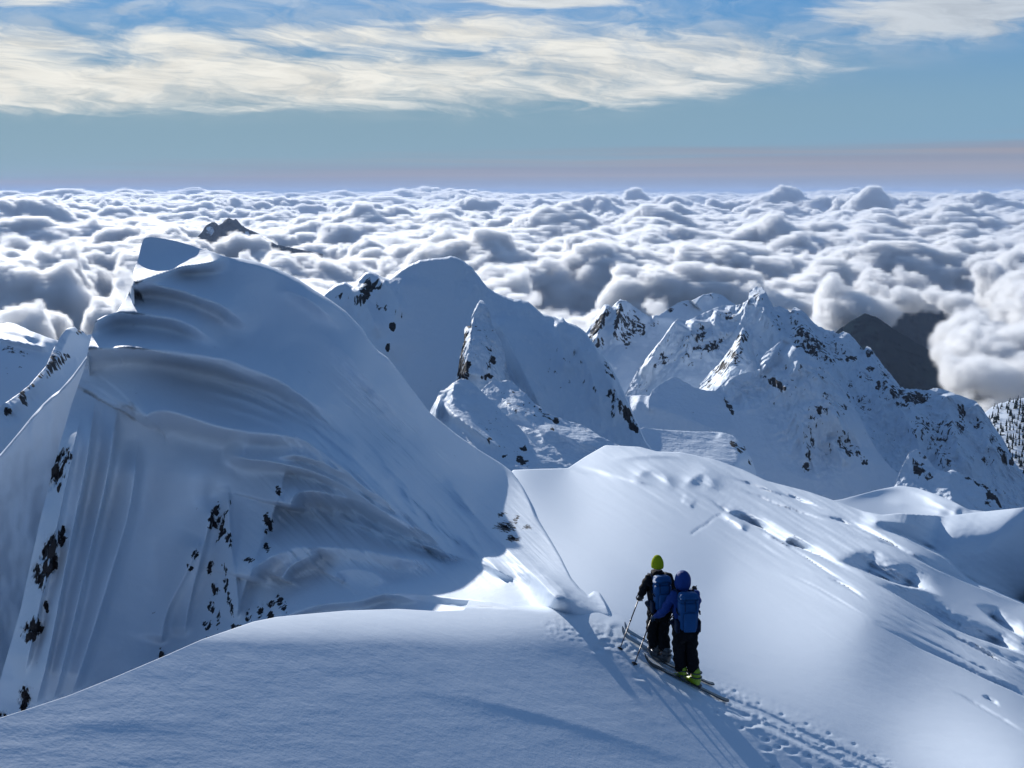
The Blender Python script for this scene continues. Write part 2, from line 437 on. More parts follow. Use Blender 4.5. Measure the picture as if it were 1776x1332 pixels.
# ------------------------------------------------------------------ near ground: the crest the two tourers stand on and the long lit slope beyond
def build_slope():
    sky = [(-420, 1420), (-140, 1305), (0, 1245), (60, 1226), (120, 1206), (200, 1174), (280, 1140), (350, 1109), (440, 1078), (480, 1070), (520, 1066), (600, 1059),
           (690, 1056), (760, 1060), (805, 1058), (830, 1010), (858, 910), (888, 815), (940, 813), (985, 812), (1015, 792), (1050, 772), (1075, 773), (1110, 775), (1140, 783), (1180, 784),
           (1240, 797), (1290, 815), (1330, 834), (1400, 852), (1450, 869), (1500, 887), (1530, 893), (1560, 890), (1600, 893), (1640, 895), (1700, 888), (1776, 880), (1900, 862), (2060, 850), (2300, 860)]
    def bank(px, py, k=0.42, c=-0.095):            # the crest: level away from the viewer, falling to the right
        d = pix_dir(px, py); return (-7.2 + k * 2.5 + c * 15) / (d[..., 2] + k * d[..., 0] + c * d[..., 1])
    ctrl = [(890, 818, 58), (985, 815, 74), (1000, 900, 43), (1050, 775, 92), (1180, 787, 96), (1330, 836, 90), (1500, 888, 82), (1640, 897, 84), (1776, 882, 92), (1900, 866, 96), (1250, 1010, 34), (1776, 1100, 48), (1776, 1040, 72), (1900, 1045, 88), (1900, 1200, 46), (1660, 985, 66), (1500, 1080, 29.5)]
    ctrl += [(a, b, float(bank(a, b)) * 1.03) for a, b in ((980, 1080), (1100, 1110), (1262, 1222), (1400, 1285), (1530, 1345))] + [(1776, 1332, 18.5), (1900, 1380, 18.5), (2300, 1400, 26), (2300, 870, 110), (2300, 1100, 70), (700, 900, 60), (600, 1000, 24)]
    r = Relief('snow_slope', sky, [(-440, 1560), (0, 1500), (2320, 1500)], ctrl, step=2.15, rows=350, skysmooth=2)
    D, px, py = r.D, r.px, r.py
    tx = [-400, 700, 960, 1060, 1130, 1200, 1262, 1400, 1540, 1700, 2000]; ty = [1040, 1050, 1078, 1094, 1150, 1195, 1222, 1285, 1350, 1420, 1560]
    lx = np.linspace(-400, 2000, 600); ly = blur(np.interp(lx, tx, ty), 22, 0)
    over = np.interp(px, lx, ly) - py                  # how far above the skin track
    mm = sst(-70, 150, over)
    D[:] = 1.0 / ((1 - mm) / bank(px, py) + mm / D)
    # the near crest drops off behind its edge
    edge = np.interp(px, [c[0] for c in sky[:12]] + [850, 960, 1060, 1110], [c[1] for c in sky[:12]] + [1062, 1076, 1086, 1110])
    e_ = edge - py
    D *= 1 + 0.75 * sst(10, 46, e_) * (1 - sst(70, 150, e_)) * (1 - sst(870, 960, px))
    # two banks in the left foreground
    fin(D, px, py, [(40, 1246), (180, 1250), (330, 1246), (420, 1238)], 0.012, 50, 18, 0.5, 0.5)
    fin(D, px, py, [(640, 1190), (800, 1208), (900, 1228), (1000, 1255), (1110, 1290), (1230, 1332)], 0.03, 50, 14, 0.45, 0.3)
    # drifts on the lit slope
    W = [([(905, 815), (940, 790), (985, 812), (1040, 826)], .5, 10, 8), ([(985, 800), (1040, 815), (1090, 830), (1150, 842)], .7, 14, 6),
         ([(1050, 800), (1090, 793), (1160, 790), (1210, 802)], .6, 12, 6), ([(1090, 832), (1110, 820), (1130, 815), (1152, 824), (1172, 852)], .5, 14, 12), ([(1180, 848), (1200, 830), (1222, 822), (1240, 840), (1246, 856)], .5, 14, 13),
         ([(1250, 890), (1275, 903), (1298, 922)], 1.0, 10, 6), ([(1322, 923), (1350, 934), (1374, 949)], 1.0, 10, 5), ([(1180, 866), (1192, 872), (1204, 880)], .8, 8, 4),
         ([(1490, 898), (1545, 905), (1600, 913)], .7, 10, 14), ([(1330, 980), (1430, 1030), (1530, 1080), (1600, 1130)], .3, 24, 8)]
    HL = [([(1195, 850), (1231, 867), (1262, 889), (1319, 916), (1362, 941), (1408, 958), (1432, 969), (1457, 983), (1495, 998)], 16, 1.15), ([(1440, 968), (1485, 984), (1503, 992), (1531, 1003), (1562, 1014), (1600, 1022), (1640, 1034)], 36, 0.9),
          ([(1490, 990), (1517, 1010), (1573, 1042), (1605, 1060), (1662, 1094), (1722, 1116), (1776, 1134), (1840, 1160)], 27, 1.05), ([(1690, 1046), (1704, 1058), (1729, 1079), (1760, 1098), (1790, 1114)], 20, 1.0),
          ([(1425, 996), (1470, 1019), (1512, 1047)], 5, 1.2), ([(1505, 1076), (1527, 1088), (1566, 1107), (1594, 1123), (1644, 1146), (1679, 1163), (1776, 1208), (1860, 1250)], 10, 1.15),
          ([(1240, 822), (1290, 838), (1330, 852), (1400, 873), (1460, 897)], 6, 1.0), ([(1255, 838), (1340, 873), (1400, 894), (1470, 915)], 6, 1.0), ([(1400, 890), (1460, 905), (1520, 930), (1580, 962)], 8, 1.0), ([(1460, 925), (1540, 945), (1620, 985), (1690, 1015), (1776, 1050)], 10, 0.95),
          ([(1520, 912), (1580, 935), (1640, 968)], 10, .9), ([(1600, 1072), (1680, 1120), (1776, 1168)], 7, 1.0), ([(1700, 1118), (1740, 1140), (1790, 1166)], 9, 1.0), ([(1560, 1090), (1640, 1128), (1720, 1168), (1776, 1192)], 5, .9),
          ([(1640, 1192), (1710, 1232), (1790, 1278)], 6, .9), ([(1700, 1205), (1718, 1215), (1736, 1226)], 6, 1.1), ([(1300, 910), (1370, 950), (1440, 995), (1500, 1030)], 4, .8), ([(1340, 985), (1420, 1022), (1520, 1080)], 4, .6)]
    G = np.abs(np.gradient(D, axis=0) / np.gradient(py, axis=0))
    for k in (0, 1): G = blur(G, 12, k)
    G = np.clip(G, 0.004, 2.0)
    wx_ = px + 2.0 * fbm((px / 46).astype(F32), (py / 24).astype(F32), 0.0, 3, 221, 0.6); wy_ = py + 1.5 * fbm((px / 60).astype(F32), (py / 22).astype(F32), 5.0, 3, 222, 0.6)
    for pts, k, up, dn in W:
        H = np.zeros_like(D); fin(H, wx_, wy_, pts, 1.0, up, dn * 0.85, 0.3, 0.3); D += H * G * dn * k
    KS = 1.0
    for pts, w_, k in HL:
        hollow(D, wx_, wy_, pts, G, w_ * 1.3, k * (0.68 if w_ < 11 else 0.86))
    # the shaded bank at the right edge turns its face to the viewer
    hollow(D, wx_, wy_, [(1510, 912), (1560, 926), (1600, 944), (1644, 968), (1679, 1002), (1729, 1024), (1776, 1045), (1860, 1085), (1990, 1150)], G, 170, 0.46, 0.22, 0.0, 5.0)
    # wind streaks run down to the right
    P = r.pts()
    ex = (px - 900) * 0.86 + (py - 800) * 0.5; ey = -(px - 900) * 0.5 + (py - 800) * 0.86
    st = fbm((ex / 190).astype(F32), (ey / 13).astype(F32), 0.0, 4, 201, 0.55)
    wgt = sst(980, 1150, px) * (1 - sst(-10, 70, py - 835 - (px - 1100) * 0.50))
    wgt = wgt * (1 - 0.92 * sst(1560, 1660, px + 0.2 * (py - 950)) * (1 - sst(1010, 1110, py - 0.25 * (px - 1650))))

    D += G * 3.6 * st * wgt + G * 1.1 * fbm((ex / 60).astype(F32), (ey / 6).astype(F32), 3.0, 3, 231, 0.55) * (0.25 + 0.75 * wgt) * sst(120, 200, over)
    D += G * 0.55 * fbm((ex / 110).astype(F32), (ey / 7).astype(F32), 9.0, 4, 241, 0.6) * sst(40, 160, over) * sst(-0.2, 0.35, fbm((ex / 260).astype(F32), (ey / 90).astype(F32), 1.0, 2, 243))
    # skin track: two ski grooves with trodden, broken snow beside them
    trk = [(1070, 1098), (1130, 1150), (1200, 1195), (1262, 1222), (1330, 1250), (1400, 1285), (1470, 1318), (1540, 1350)]
    box, s, tt = line_sd(px, py, trk, 70)
    patch = sst(-0.25, 0.35, fbm((px[box] / 46).astype(F32), (py[box] / 26).astype(F32), 1.0, 3, 305))
    wv = np.exp(-((s + 6) / 24) ** 2) * (0.25 + 0.75 * patch) * sst(0.12, 0.42, tt)
    rough = fbm((px[box] / 10).astype(F32), (py[box] / 5.5).astype(F32), 0.0, 4, 301, 0.62) + 0.6 * np.abs(fbm((px[box] / 24).astype(F32), (py[box] / 13).astype(F32), 2.0, 3, 311))
    grv = np.exp(-((s - 7) / 4.0) ** 4) + 0.8 * np.exp(-((s + 9) / 4.0) ** 4); grv = grv * (0.45 + 0.55 * (1 - patch))
    D[box] += 0.105 * rough * wv * (1 - 0.7 * np.clip(grv, 0, 1)) + 0.050 * grv - 0.03 * np.exp(-((s - 16) / 5) ** 2) - 0.05 * np.exp(-((s + 20) / 7) ** 2)
    for q in range(7):                                 # pole holes beside it
        bump(D, px, py, 1285 + q * 37 + 9 * math.sin(q * 2.3), 1262 + q * 17.5 + 4 * math.sin(q * 1.7), 4.5, 2.4, -0.10); bump(D, px, py, 1275 + q * 41 + 8 * math.sin(q * 3.1), 1199 + q * 19 + 3 * math.sin(q), 4, 2.2, -0.08)
    D += 0.005 * fbm((px / 130).astype(F32), (py / 26).astype(F32), 7.0, 4, 331, 0.55) * sst(-30, 60, py - edge)
    # old prints further along the crest
    box, s, tt = line_sd(px, py, [(960, 1085), (1040, 1100), (1110, 1140)], 40)
    D[box] += 0.07 * np.exp(-(s / 18) ** 2) * fbm((px[box] / 11).astype(F32), (py[box] / 6).astype(F32), 0.0, 3, 321)
    rs = np.random.RandomState(5)
    for cx, cyy, a in [(1300, 1258, 1), (1312, 1256, 1), (1330, 1300, 1), (1338, 1330, 1), (1440, 1290, 1), (1360, 1290, .8), (1375, 1305, .8), (1470, 1330, 1), (1240, 1235, .7), (1255, 1236, .7), (1290, 1240, .6), (1400, 1330, .7), (1050, 1120, .7), (1035, 1128, .6), (1110, 1175, .8)]:
        bump(D, px, py, cx, cyy, 7, 3.2, -0.10 * a, 12); bump(D, px, py, cx + 1, cyy + 6, 8, 3, 0.04 * a, 12)
    # a slab crack on the slope
    box, s, tt = line_sd(px, py, [(1200, 926), (1215, 915), (1225, 910), (1238, 898), (1250, 893)], 14)
    D[box] += 0.35 * np.exp(-(s / 1.6) ** 2)
    r.build(snow_mat('snow_near', grain=0.0025, grain_scale=26.0, big=0.012, big_scale=1.6), back=(0.4, 1.2, 3, 7, 16, 40), backslope=0.6,
            label='wind-rippled snow crest and long sunlit slope falling away to the right')
    return r

# ------------------------------------------------------------------ the corniced peak on the left
def build_peak():
    sky = [(-60, 1290), (0, 1180), (35, 1060), (70, 900), (105, 765), (128, 690), (146, 640), (152, 612), (158, 585), (166, 556), (180, 548), (203, 541), (222, 510), (234, 486),
           (238, 462), (243, 432), (249, 413), (262, 411), (285, 414), (305, 418), (330, 425), (360, 434), (395, 446), (420, 448), (450, 455), (475, 464), (500, 475), (520, 486), (545, 503), (570, 518), (600, 540),
           (630, 572), (642, 592), (654, 607), (672, 620), (690, 642), (715, 676), (745, 715), (790, 752), (830, 780), (868, 803), (888, 818), (905, 842), (918, 868), (928, 893), (945, 920), (956, 938), (972, 965), (990, 1000),
           (1005, 1018), (1020, 1030), (1030, 1023), (1040, 1026), (1050, 1042), (1058, 1065), (1066, 1080), (1085, 1092), (1110, 1106)]
    ctrl = [(249, 413, 36), (395, 447, 36.5), (450, 455, 36.5), (520, 486, 37), (642, 592, 38), (745, 715, 43), (830, 780, 49), (888, 818, 54), (905, 842, 50), (930, 895, 38.6), (945, 920, 34.6), (965, 950, 29.4), (990, 1000, 22.5), (1030, 1025, 20.7), (1050, 1045, 19.5), (1062, 1070, 18.8), (1075, 1092, 18.95), (1110, 1110, 19.0),
            (236, 486, 35.2), (330, 475, 36), (166, 556, 34), (152, 612, 32.6), (250, 720, 32), (390, 785, 31.8), (500, 870, 30.8), (440, 980, 29), (500, 950, 29.6), (690, 1040, 23.3), (450, 580, 35.4), (590, 740, 34.5), (700, 830, 34), (830, 960, 27), (850, 870, 40), (600, 950, 28.4), (880, 1000, 22.8),
            (960, 1040, 18.95), (1000, 1058, 18.45), (920, 1050, 19.7), (960, 1092, 18.1), (1000, 1092, 18.35), (1040, 1092, 18.65), (800, 1050, 21.3), (690, 1070, 22.3), (900, 1085, 18.0), (560, 1070, 24.3), (420, 1090, 26.6), (400, 1060, 28.4), (300, 1130, 28.5), (300, 1000, 29.6), (200, 1100, 29), (150, 900, 30.5), (0, 1180, 27.4), (70, 900, 28.8), (105, 765, 30.0), (-60, 1290, 26.5), (300, 850, 31), (250, 640, 33), (350, 640, 34)]
    foot = [(-60, 1560), (0, 1540), (280, 1400), (440, 1250), (560, 1150), (690, 1100), (850, 1085), (960, 1090), (1060, 1100), (1110, 1125)]
    r = Relief('cornice_peak', sky, foot, ctrl, step=1.9, rows=430, skysmooth=2)
    D, px, py = r.D, r.px, r.py
    F = [  # crest line, height, reach above, reach below
        ([(238, 488), (275, 476), (310, 466), (340, 462), (375, 455), (400, 446)], 1.5, 16, 10, 0.0, 0.2),
        ([(222, 508), (236, 492), (290, 497), (340, 512), (385, 530), (420, 555), (446, 580)], 1.5, 26, 16, 0.05, 0.3),
        ([(166, 556), (203, 541), (260, 545), (315, 556), (360, 580), (400, 612)], 1.7, 34, 19, 0.0, 0.35),
        ([(150, 604), (200, 603), (260, 603), (340, 613), (420, 632), (500, 668), (580, 728), (640, 790)], 1.8, 40, 20, 0.0, 0.3),
        ([(190, 622), (203, 604), (250, 606), (330, 622), (400, 640), (460, 664), (530, 706)], 0.8, 16, 14, 0.05, 0.4),
        ([(246, 735), (258, 718), (290, 712), (350, 730), (430, 748), (500, 756), (570, 785), (640, 835), (700, 890), (760, 940)], 1.8, 50, 22, 0.03, 0.3),
        ([(385, 780), (430, 796), (480, 802), (540, 815), (610, 850), (690, 905), (760, 955)], 1.5, 30, 12, 0.1, 0.25),
        ([(455, 795), (520, 790), (590, 818), (660, 862), (720, 905)], 0.8, 20, 8, 0.2, 0.3),
        ([(500, 885), (508, 862), (530, 852), (590, 860), (660, 884), (740, 925), (830, 968)], 1.6, 34, 22, 0.03, 0.3),
        ([(430, 1010), (440, 985), (475, 962), (520, 950), (580, 948), (650, 958), (740, 974), (800, 985)], 1.7, 26, 22, 0.03, 0.3),
        ([(487, 1005), (500, 983), (530, 968), (560, 958)], 0.9, 20, 16, 0.05, 0.3),
        ([(578, 1006), (590, 990), (625, 988), (655, 998), (675, 1020)], 0.8, 18, 22, 0.05, 0.25),
        ([(480, 1076), (540, 1052), (620, 1042), (680, 1030), (740, 1050)], 0.8, 18, 9, 0.05, 0.3),
        ([(676, 1040), (690, 1028), (760, 1034), (860, 1046), (960, 1062)], 0.5, 14, 10, 0.05, 0.3),
        ([(790, 974), (850, 972), (890, 978), (930, 990), (965, 1012), (985, 1035), (994, 1066)], 0.75, 12, 30, 0.4, 0.2),
        ([(560, 745), (620, 800), (700, 880), (790, 975)], 0.9, 14, 10, 0.3, 0.2), ([(700, 830), (760, 890), (830, 960), (900, 1010)], 0.9, 16, 10, 0.2, 0.2),
        ([(640, 770), (720, 862), (800, 950)], 0.7, 12, 9, 0.3, 0.2), ([(765, 825), (830, 900), (900, 975), (980, 1050)], 0.9, 20, 12, 0.2, 0.2),
        ([(690, 832), (720, 880), (745, 915)], 0.8, 14, 9, 0.4, 0.4), ([(770, 826), (800, 860), (830, 905)], 0.8, 14, 10, 0.45, 0.45),
        ([(888, 820), (862, 880), (870, 930), (920, 980), (985, 1040), (1060, 1085)], 0.45, 16, 26, 0.3, 0.3),
        
        ([(470, 500), (520, 512), (570, 545), (600, 580)], 0.7, 22, 12, 0.48, 0.48),
        ([(540, 560), (600, 612), (660, 680), (720, 760)], 0.9, 26, 22, 0.45, 0.45),
        ([(642, 594), (700, 690), (760, 775), (850, 850)], 1.2, 22, 40, 0.45, 0.4)]
    wq = 6.0 * fbm((px / 70).astype(F32), (py / 50).astype(F32), 0.0, 3, 431, 0.55); wp = 3.5 * fbm((px / 80).astype(F32), (py / 40).astype(F32), 4.0, 3, 432, 0.55)
    for pts, A, up, dn, e0, e1 in F:
        fin(D, px + wq, py + wp, pts, A * 1.35, up, dn, e0, e1)
    # finer drift edges between the main ones
    for dx_, dy_, A in ((0, 24, .35), (10, 48, .45), (16, 70, .4)):
        fin(D, px + wq, py + wp, [(300 + dx_, 620 + dy_), (420 + dx_, 648 + dy_), (520 + dx_, 698 + dy_), (620 + dx_, 775 + dy_), (720 + dx_, 865 + dy_)], A, 14, 7, 0.35, 0.35)
    for k in range(9):
        x0, y0 = 520 + 26 * k, 770 + 9 * k; fin(D, px + wq, py + wp, [(x0, y0), (x0 + 70, y0 + 52), (x0 + 150, y0 + 125 + 6 * k)], 0.28 + 0.1 * (k % 3), 11, 5, 0.35, 0.4)
    for k in range(6):
        x0, y0 = 540 + 40 * k, 885 + 12 * k; fin(D, px + wq, py + wp, [(x0, y0), (x0 + 80, y0 + 26), (x0 + 170, y0 + 66)], 0.25 + 0.1 * (k % 2), 9, 5, 0.35, 0.4)
    # flutes and ribs of the left face
    G = [([(165, 690), (150, 800), (120, 950), (85, 1130), (60, 1230)], 1.5, 14, 20), ([(205, 700), (185, 830), (150, 980), (110, 1150), (90, 1220)], 1.4, 12, 18),
         ([(240, 760), (225, 880), (185, 1020), (140, 1160), (120, 1210)], 1.6, 16, 26), ([(140, 720), (110, 860), (75, 1020), (40, 1180)], 1.0, 12, 14),
         ([(350, 930), (320, 1000), (290, 1060), (278, 1120)], 0.9, 16, 20), ([(375, 860), (350, 960), (330, 1040), (318, 1110)], 0.8, 12, 16), ([(500, 800), (470, 900), (430, 1000), (408, 1080)], 1.0, 18, 22),
         ([(395, 840), (400, 930), (412, 1030), (410, 1080)], 0.7, 10, 10)]
    for pts, A, l, rr in G:
        fin(D, px, py, [(a, b) for a, b in pts], A * 0.75, l * 0.55, rr * 1.5, 0.15, 0.1)
    bump(D, px, py, 372, 862, 26, 30, -0.35); bump(D, px, py, 340, 820, 60, 50, 0.9); bump(D, px, py, 240, 700, 60, 90, 0.8); bump(D, px, py, 300, 1050, 60, 110, -0.9, -8)
    bump(D, px, py, 300, 470, 60, 14, -0.8)
    # wind-carved streaks on the right flank
    ex = (px - 450) * 0.72 + (py - 650) * 0.69; ey = -(px - 450) * 0.69 + (py - 650) * 0.72
    st = fbm((ex / 150).astype(F32), (ey / 11).astype(F32), 0.0, 4, 401, 0.6)
    D += 0.32 * st * sst(440, 600, px + 0.3 * (py - 700)) * sst(560, 760, py) * (1 - sst(960, 1030, py))
    q = fbm((px / 60).astype(F32), (py / 60).astype(F32), 0.0, 3, 411)
    D += 0.10 * q
    rockl = [(98, 815, 15, 36, 20), (120, 790, 6, 12), (88, 965, 15, 42, 15), (66, 985, 6, 26, 20), (110, 930, 7, 14), (70, 1010, 8, 14), (58, 1095, 16, 24, 20), (42, 1212, 9, 26, 10), (5, 1245, 8, 10), (78, 1050, 4, 10),
             (372, 900, 10, 24, 25), (384, 922, 10, 10), (398, 935, 6, 12), (388, 905, 5, 40, 20), (465, 908, 7, 18), (462, 950, 6, 12), (484, 850, 6, 10), (432, 972, 10, 5), (336, 962, 7, 7), (332, 985, 5, 5), (364, 985, 6, 12), (388, 985, 4, 14),
             (372, 1022, 6, 16), (396, 1035, 4, 40, -12), (364, 1055, 6, 12), (378, 1072, 5, 12), (366, 1110, 12, 7), (280, 1140, 6, 14), (360, 1082, 7, 9), (412, 1090, 12, 6), (452, 1060, 6, 14), (470, 1050, 8, 10), (485, 1045, 7, 12), (470, 1072, 8, 8), (495, 1055, 6, 8), (432, 1068, 6, 9),
             (877, 914, 15, 11), (890, 935, 9, 7), (870, 892, 8, 4), (893, 900, 4, 8), (914, 914, 8, 3)]
    rk = blobs(px, py, [(a[0], a[1], a[2] * 1.25, a[3] * 1.25) + tuple(a[4:]) for a in rockl], 9.0) * 0.68
    D += 0.35 * rk * fbm((px / 8).astype(F32), (py / 12).astype(F32), 0.0, 3, 421)
    r.D += 1.2 * (1 - np.sqrt(np.maximum(0, 1 - np.clip(1 - r.below / 9, 0, 1) ** 2))) * sst(395, 430, px)
    def warp(x, y):
        g = np.exp(-((x - 236) / 9) ** 2 - ((y - 470) / 16) ** 2)
        return x - 5.0 * g, y
    r.build(snow_mat('snow_peak', rock_scale=0.20, grain=0.004, grain_scale=14.0, big=0.05, big_scale=0.9, stretch=0.4, rock_col=(0.022, 0.018, 0.020)), back=(0.5, 1.5, 4, 9, 18), backslope=1.2,
            attrs={'rock': rk}, label='wind-carved corniced snow peak with fluted drifts, dark in its own shade', warp=warp)
    # bare rock standing out of the face: one piece each, half sunk in the snow
    rs = np.random.RandomState(3); rmat = rock_mat()
    P = r.pts(); N_ = slope_of(P)
    for cx, cyy, rx, ry, an in [(98, 815, 8, 22, 20), (104, 845, 5, 12, 10), (90, 955, 8, 20, 15), (82, 985, 9, 17, 10), (66, 990, 4, 14, 20), (60, 1085, 6, 14, 20), (54, 1105, 9, 11, 10), (43, 1205, 6, 14, 5),
                                (372, 888, 6, 11, 25), (384, 915, 5, 9, 10), (396, 932, 4, 8, 0), (463, 903, 5, 10, 0), (461, 925, 3, 7, 0), (372, 1025, 4, 10, 0), (366, 1108, 8, 6, 0), (280, 1138, 5, 11, 0), (452, 1062, 4, 9, 0), (470, 1052, 4, 6, 0), (874, 914, 10, 7, 0), (889, 934, 6, 5, 0)]:
        k = np.unravel_index(np.argmin((px - cx) ** 2 + (py - cyy) ** 2), px.shape); m2 = D[k] / FPX
        bm = bmesh.new(); bmesh.ops.create_icosphere(bm, subdivisions=2, radius=1.0)
        for v in bm.verts:
            v.co *= 1 + 0.35 * rs.uniform(-1, 1)
            v.co = Vector((v.co.x * rx * m2 * 0.8, v.co.y * min(rx, ry) * m2 * 0.45, v.co.z * ry * m2 * 0.8))
        me = bpy.data.meshes.new('rock_outcrop'); bm.to_mesh(me); bm.free(); me.materials.append(rmat)
        ro = bpy.data.objects.new('rock_outcrop', me); COL.objects.link(ro); ro.parent = r.ob
        ro.location = Vector(P[k]); ro.rotation_euler = (R(-18), R(an), math.atan2(P[k][0], P[k][1]) * -1)
    return r
def rock_mat():
    m, tt, out = new_mat('bare_rock'); p = tt.node('ShaderNodeBsdfPrincipled'); p.inputs['Roughness'].default_value = 0.85
    geo = tt.node('ShaderNodeNewGeometry'); n, _ = tt.noise(geo.outputs['Position'], 7.0, 5.0, 0.65)
    sp = tt.node('ShaderNodeSeparateXYZ'); tt.l.new(geo.outputs['Normal'], sp.inputs[0])
    lies = tt.sstep(tt.math('ADD', sp.outputs[2], tt.math('MULTIPLY', n, 0.5)), 0.95, 1.08)      # snow lying on the ledges
    tt.l.new(tt.mix(lies, tt.mix(n, (0.012, 0.010, 0.011), (0.045, 0.036, 0.036)), (0.8, 0.82, 0.86)), p.inputs['Base Color'])
    b = tt.node('ShaderNodeBump'); b.inputs['Distance'].default_value = 0.05; tt.l.new(n, b.inputs['Height']); tt.l.new(b.outputs[0], p.inputs['Normal'])
    tt.l.new(p.outputs[0], out.inputs[0]); return m
SL = build_slope()
PK = build_peak()
# ------------------------------------------------------------------ farther land
def rocky(P, px, py, sc, seed, gain=1.0):
    """upright ribs and gullies, metres of relief per metre of sc"""
    x, y, z = (P[..., k].astype(F32) for k in range(3))
    a = fbm(x / sc, y / sc, z / (2.6 * sc), 5, seed, 0.55, ridged=True)
    b = fbm(x / (sc * 0.35), y / (sc * 0.35), z / (sc * 0.6), 4, seed + 9, 0.6)
    c = fbm(x / (sc * 0.22), y / (sc * 0.22), z / (1.9 * sc), 3, seed + 19, 0.55, ridged=True)
    return gain * (a + 0.5 * b + 0.20 * c)

def squeeze(ctrl, ref, k):
    return [(a, b, ref + (d - ref) * k) for a, b, d in ctrl]

def build_mid():
    # middle peak
    sky = [(300, 760), (380, 650), (470, 560), (520, 530), (556, 513), (565, 507), (575, 498), (584, 491), (598, 489), (608, 493), (613, 496), (621, 485), (632, 474), (641, 471), (650, 473), (657, 478), (668, 482), (675, 483), (685, 473), (697, 465), (709, 459), (729, 450), (756, 447), (770, 446), (783, 443), (800, 449), (817, 462), (830, 478), (847, 500), (864, 509), (891, 519), (903, 519), (915, 522), (932, 536), (942, 545), (959, 548), (970, 553), (976, 550), (982, 558), (999, 563), (1016, 576), (1033, 600), (1057, 630), (1074, 660), (1087, 690), (1101, 722), (1111, 744), (1118, 761), (1134, 783), (1160, 812)]
    ctrl = [(565, 507, 640), (641, 471, 620), (783, 443, 610), (864, 509, 580), (976, 550, 545), (1057, 630, 500), (1118, 761, 440), (1160, 812, 420), (650, 560, 575), (780, 560, 565), (720, 680, 510), (640, 700, 520), (800, 700, 490), (900, 700, 465), (900, 600, 520), (1000, 690, 470), (980, 760, 430), (800, 850, 420), (1100, 830, 400), (520, 700, 560), (470, 560, 640)]
    ctrl = squeeze(ctrl, 600, 0.38)
    r = Relief('mountain', sky, [(300, 960), (1160, 900)], ctrl, step=1.8, rows=180, skysmooth=1, jag=2.0, jagw=14, seed=3)
    D, px, py = r.D, r.px, r.py
    for pts, A, up, dn in [([(852, 540), (880, 590), (905, 640), (930, 690), (950, 730)], 16, 30, 14), ([(856, 575), (870, 600), (885, 640), (915, 690)], -8, 10, 10), ([(700, 470), (690, 530), (680, 590), (690, 640)], 7, 40, 30), ([(616, 490), (640, 540), (660, 590)], 10, 16, 12), ([(660, 480), (690, 520), (700, 560)], 5, 12, 12),
                           ([(965, 550), (975, 600), (985, 660)], 8, 20, 14), ([(1020, 580), (1060, 660), (1090, 740)], 8, 18, 18), ([(990, 565), (1030, 660), (1050, 740)], 6, 14, 14), ([(820, 470), (850, 530), (900, 600), (940, 670)], 6, 30, 30)]:
        fin(D, px, py, pts, A, up, dn, 0.15, 0.3)
    wr = np.clip(blobs(px, py, [(640, 520, 50, 60), (680, 500, 20, 40), (830, 500, 40, 60), (960, 620, 90, 90), (1060, 700, 60, 110), (900, 540, 70, 40)]), 0.12, 1)
    D += rocky(r.pts(), px, py, 22, 511, 3.4) * wr
    rk = blobs(px, py, [(632, 506, 12, 34, 20, .75), (647, 498, 18, 10, -30, .62), (618, 520, 6, 14, 20, .6), (655, 490, 20, 16, 0, .42), (682, 566, 6, 10, 20, .8), (673, 601, 5, 9, 20, .7), (686, 540, 20, 16, 0, .36), (668, 535, 10, 10, 0, .4), (655, 533, 6, 10, 0, .5), (605, 515, 30, 20, 0, .25), (1070, 700, 16, 40, -25, .55), (1085, 715, 10, 36, -25, .65), (1037, 675, 14, 10, 0, .45), (1100, 740, 7, 16, -20, .75), (1065, 715, 10, 14, 0, .55), (1055, 645, 8, 24, -25, .45), (980, 640, 50, 60, 0, .2)], 5.0)
    r.roundtop(5, 10)
    r.build(snow_mat('snow_mid', rock_scale=3.2, stretch=0.35, big=1.2, big_scale=0.12), back=(6, 20, 60, 150), backslope=1.0, attrs={'rock': rk}, label='shaded snow dome with steep right-hand ridge behind the corniced peak')
    # spire standing against it
    sky = [(770, 690), (786, 668), (794, 645), (797, 622), (801, 604), (805, 590), (804, 572), (808, 566), (816, 565), (818, 548), (822, 538), (828, 526), (833, 520), (839, 522), (846, 532), (850, 546), (853, 562), (862, 578), (870, 594), (876, 612), (879, 640), (884, 655), (900, 672), (920, 690)]
    ctrl = [(833, 520, 520), (805, 580, 500), (853, 560, 505), (825, 600, 480), (795, 645, 478), (879, 640, 480), (830, 660, 462), (770, 690, 480), (920, 690, 470), (840, 740, 440)]
    ctrl = squeeze(ctrl, 500, 0.7)
    r = Relief('mountain', sky, [(770, 720), (920, 720)], ctrl, step=1.4, rows=110, skysmooth=0, jag=2.5, jagw=7, seed=5)
    fin(r.D, r.px, r.py, [(833, 520), (820, 560), (812, 610), (806, 660)], 8, 26, 8, 0.05, 0.1)
    r.D += rocky(r.pts(), r.px, r.py, 14, 521, 3.6)
    px, py = r.px, r.py
    rk = blobs(px, py, [(803, 600, 6, 34, 12, .7), (799, 640, 7, 30, 12, .85), (808, 640, 7, 22, 20, .7), (806, 650, 10, 12, 0, .7), (814, 563, 6, 8, 0, .7), (855, 623, 7, 10, -20, .95), (850, 652, 9, 6, 0, .95), (847, 632, 5, 12, 0, .5), (840, 655, 8, 5, 0, .6), (835, 600, 30, 60, 0, .22)], 5.0)
    r.build(snow_mat('snow_spire', rock_scale=2.4, stretch=0.35, big=1.0, big_scale=0.25), back=(3, 10, 30), backslope=1.6, attrs={'rock': rk}, label='slim snow-plastered rock spire on the shaded face of the middle peak')
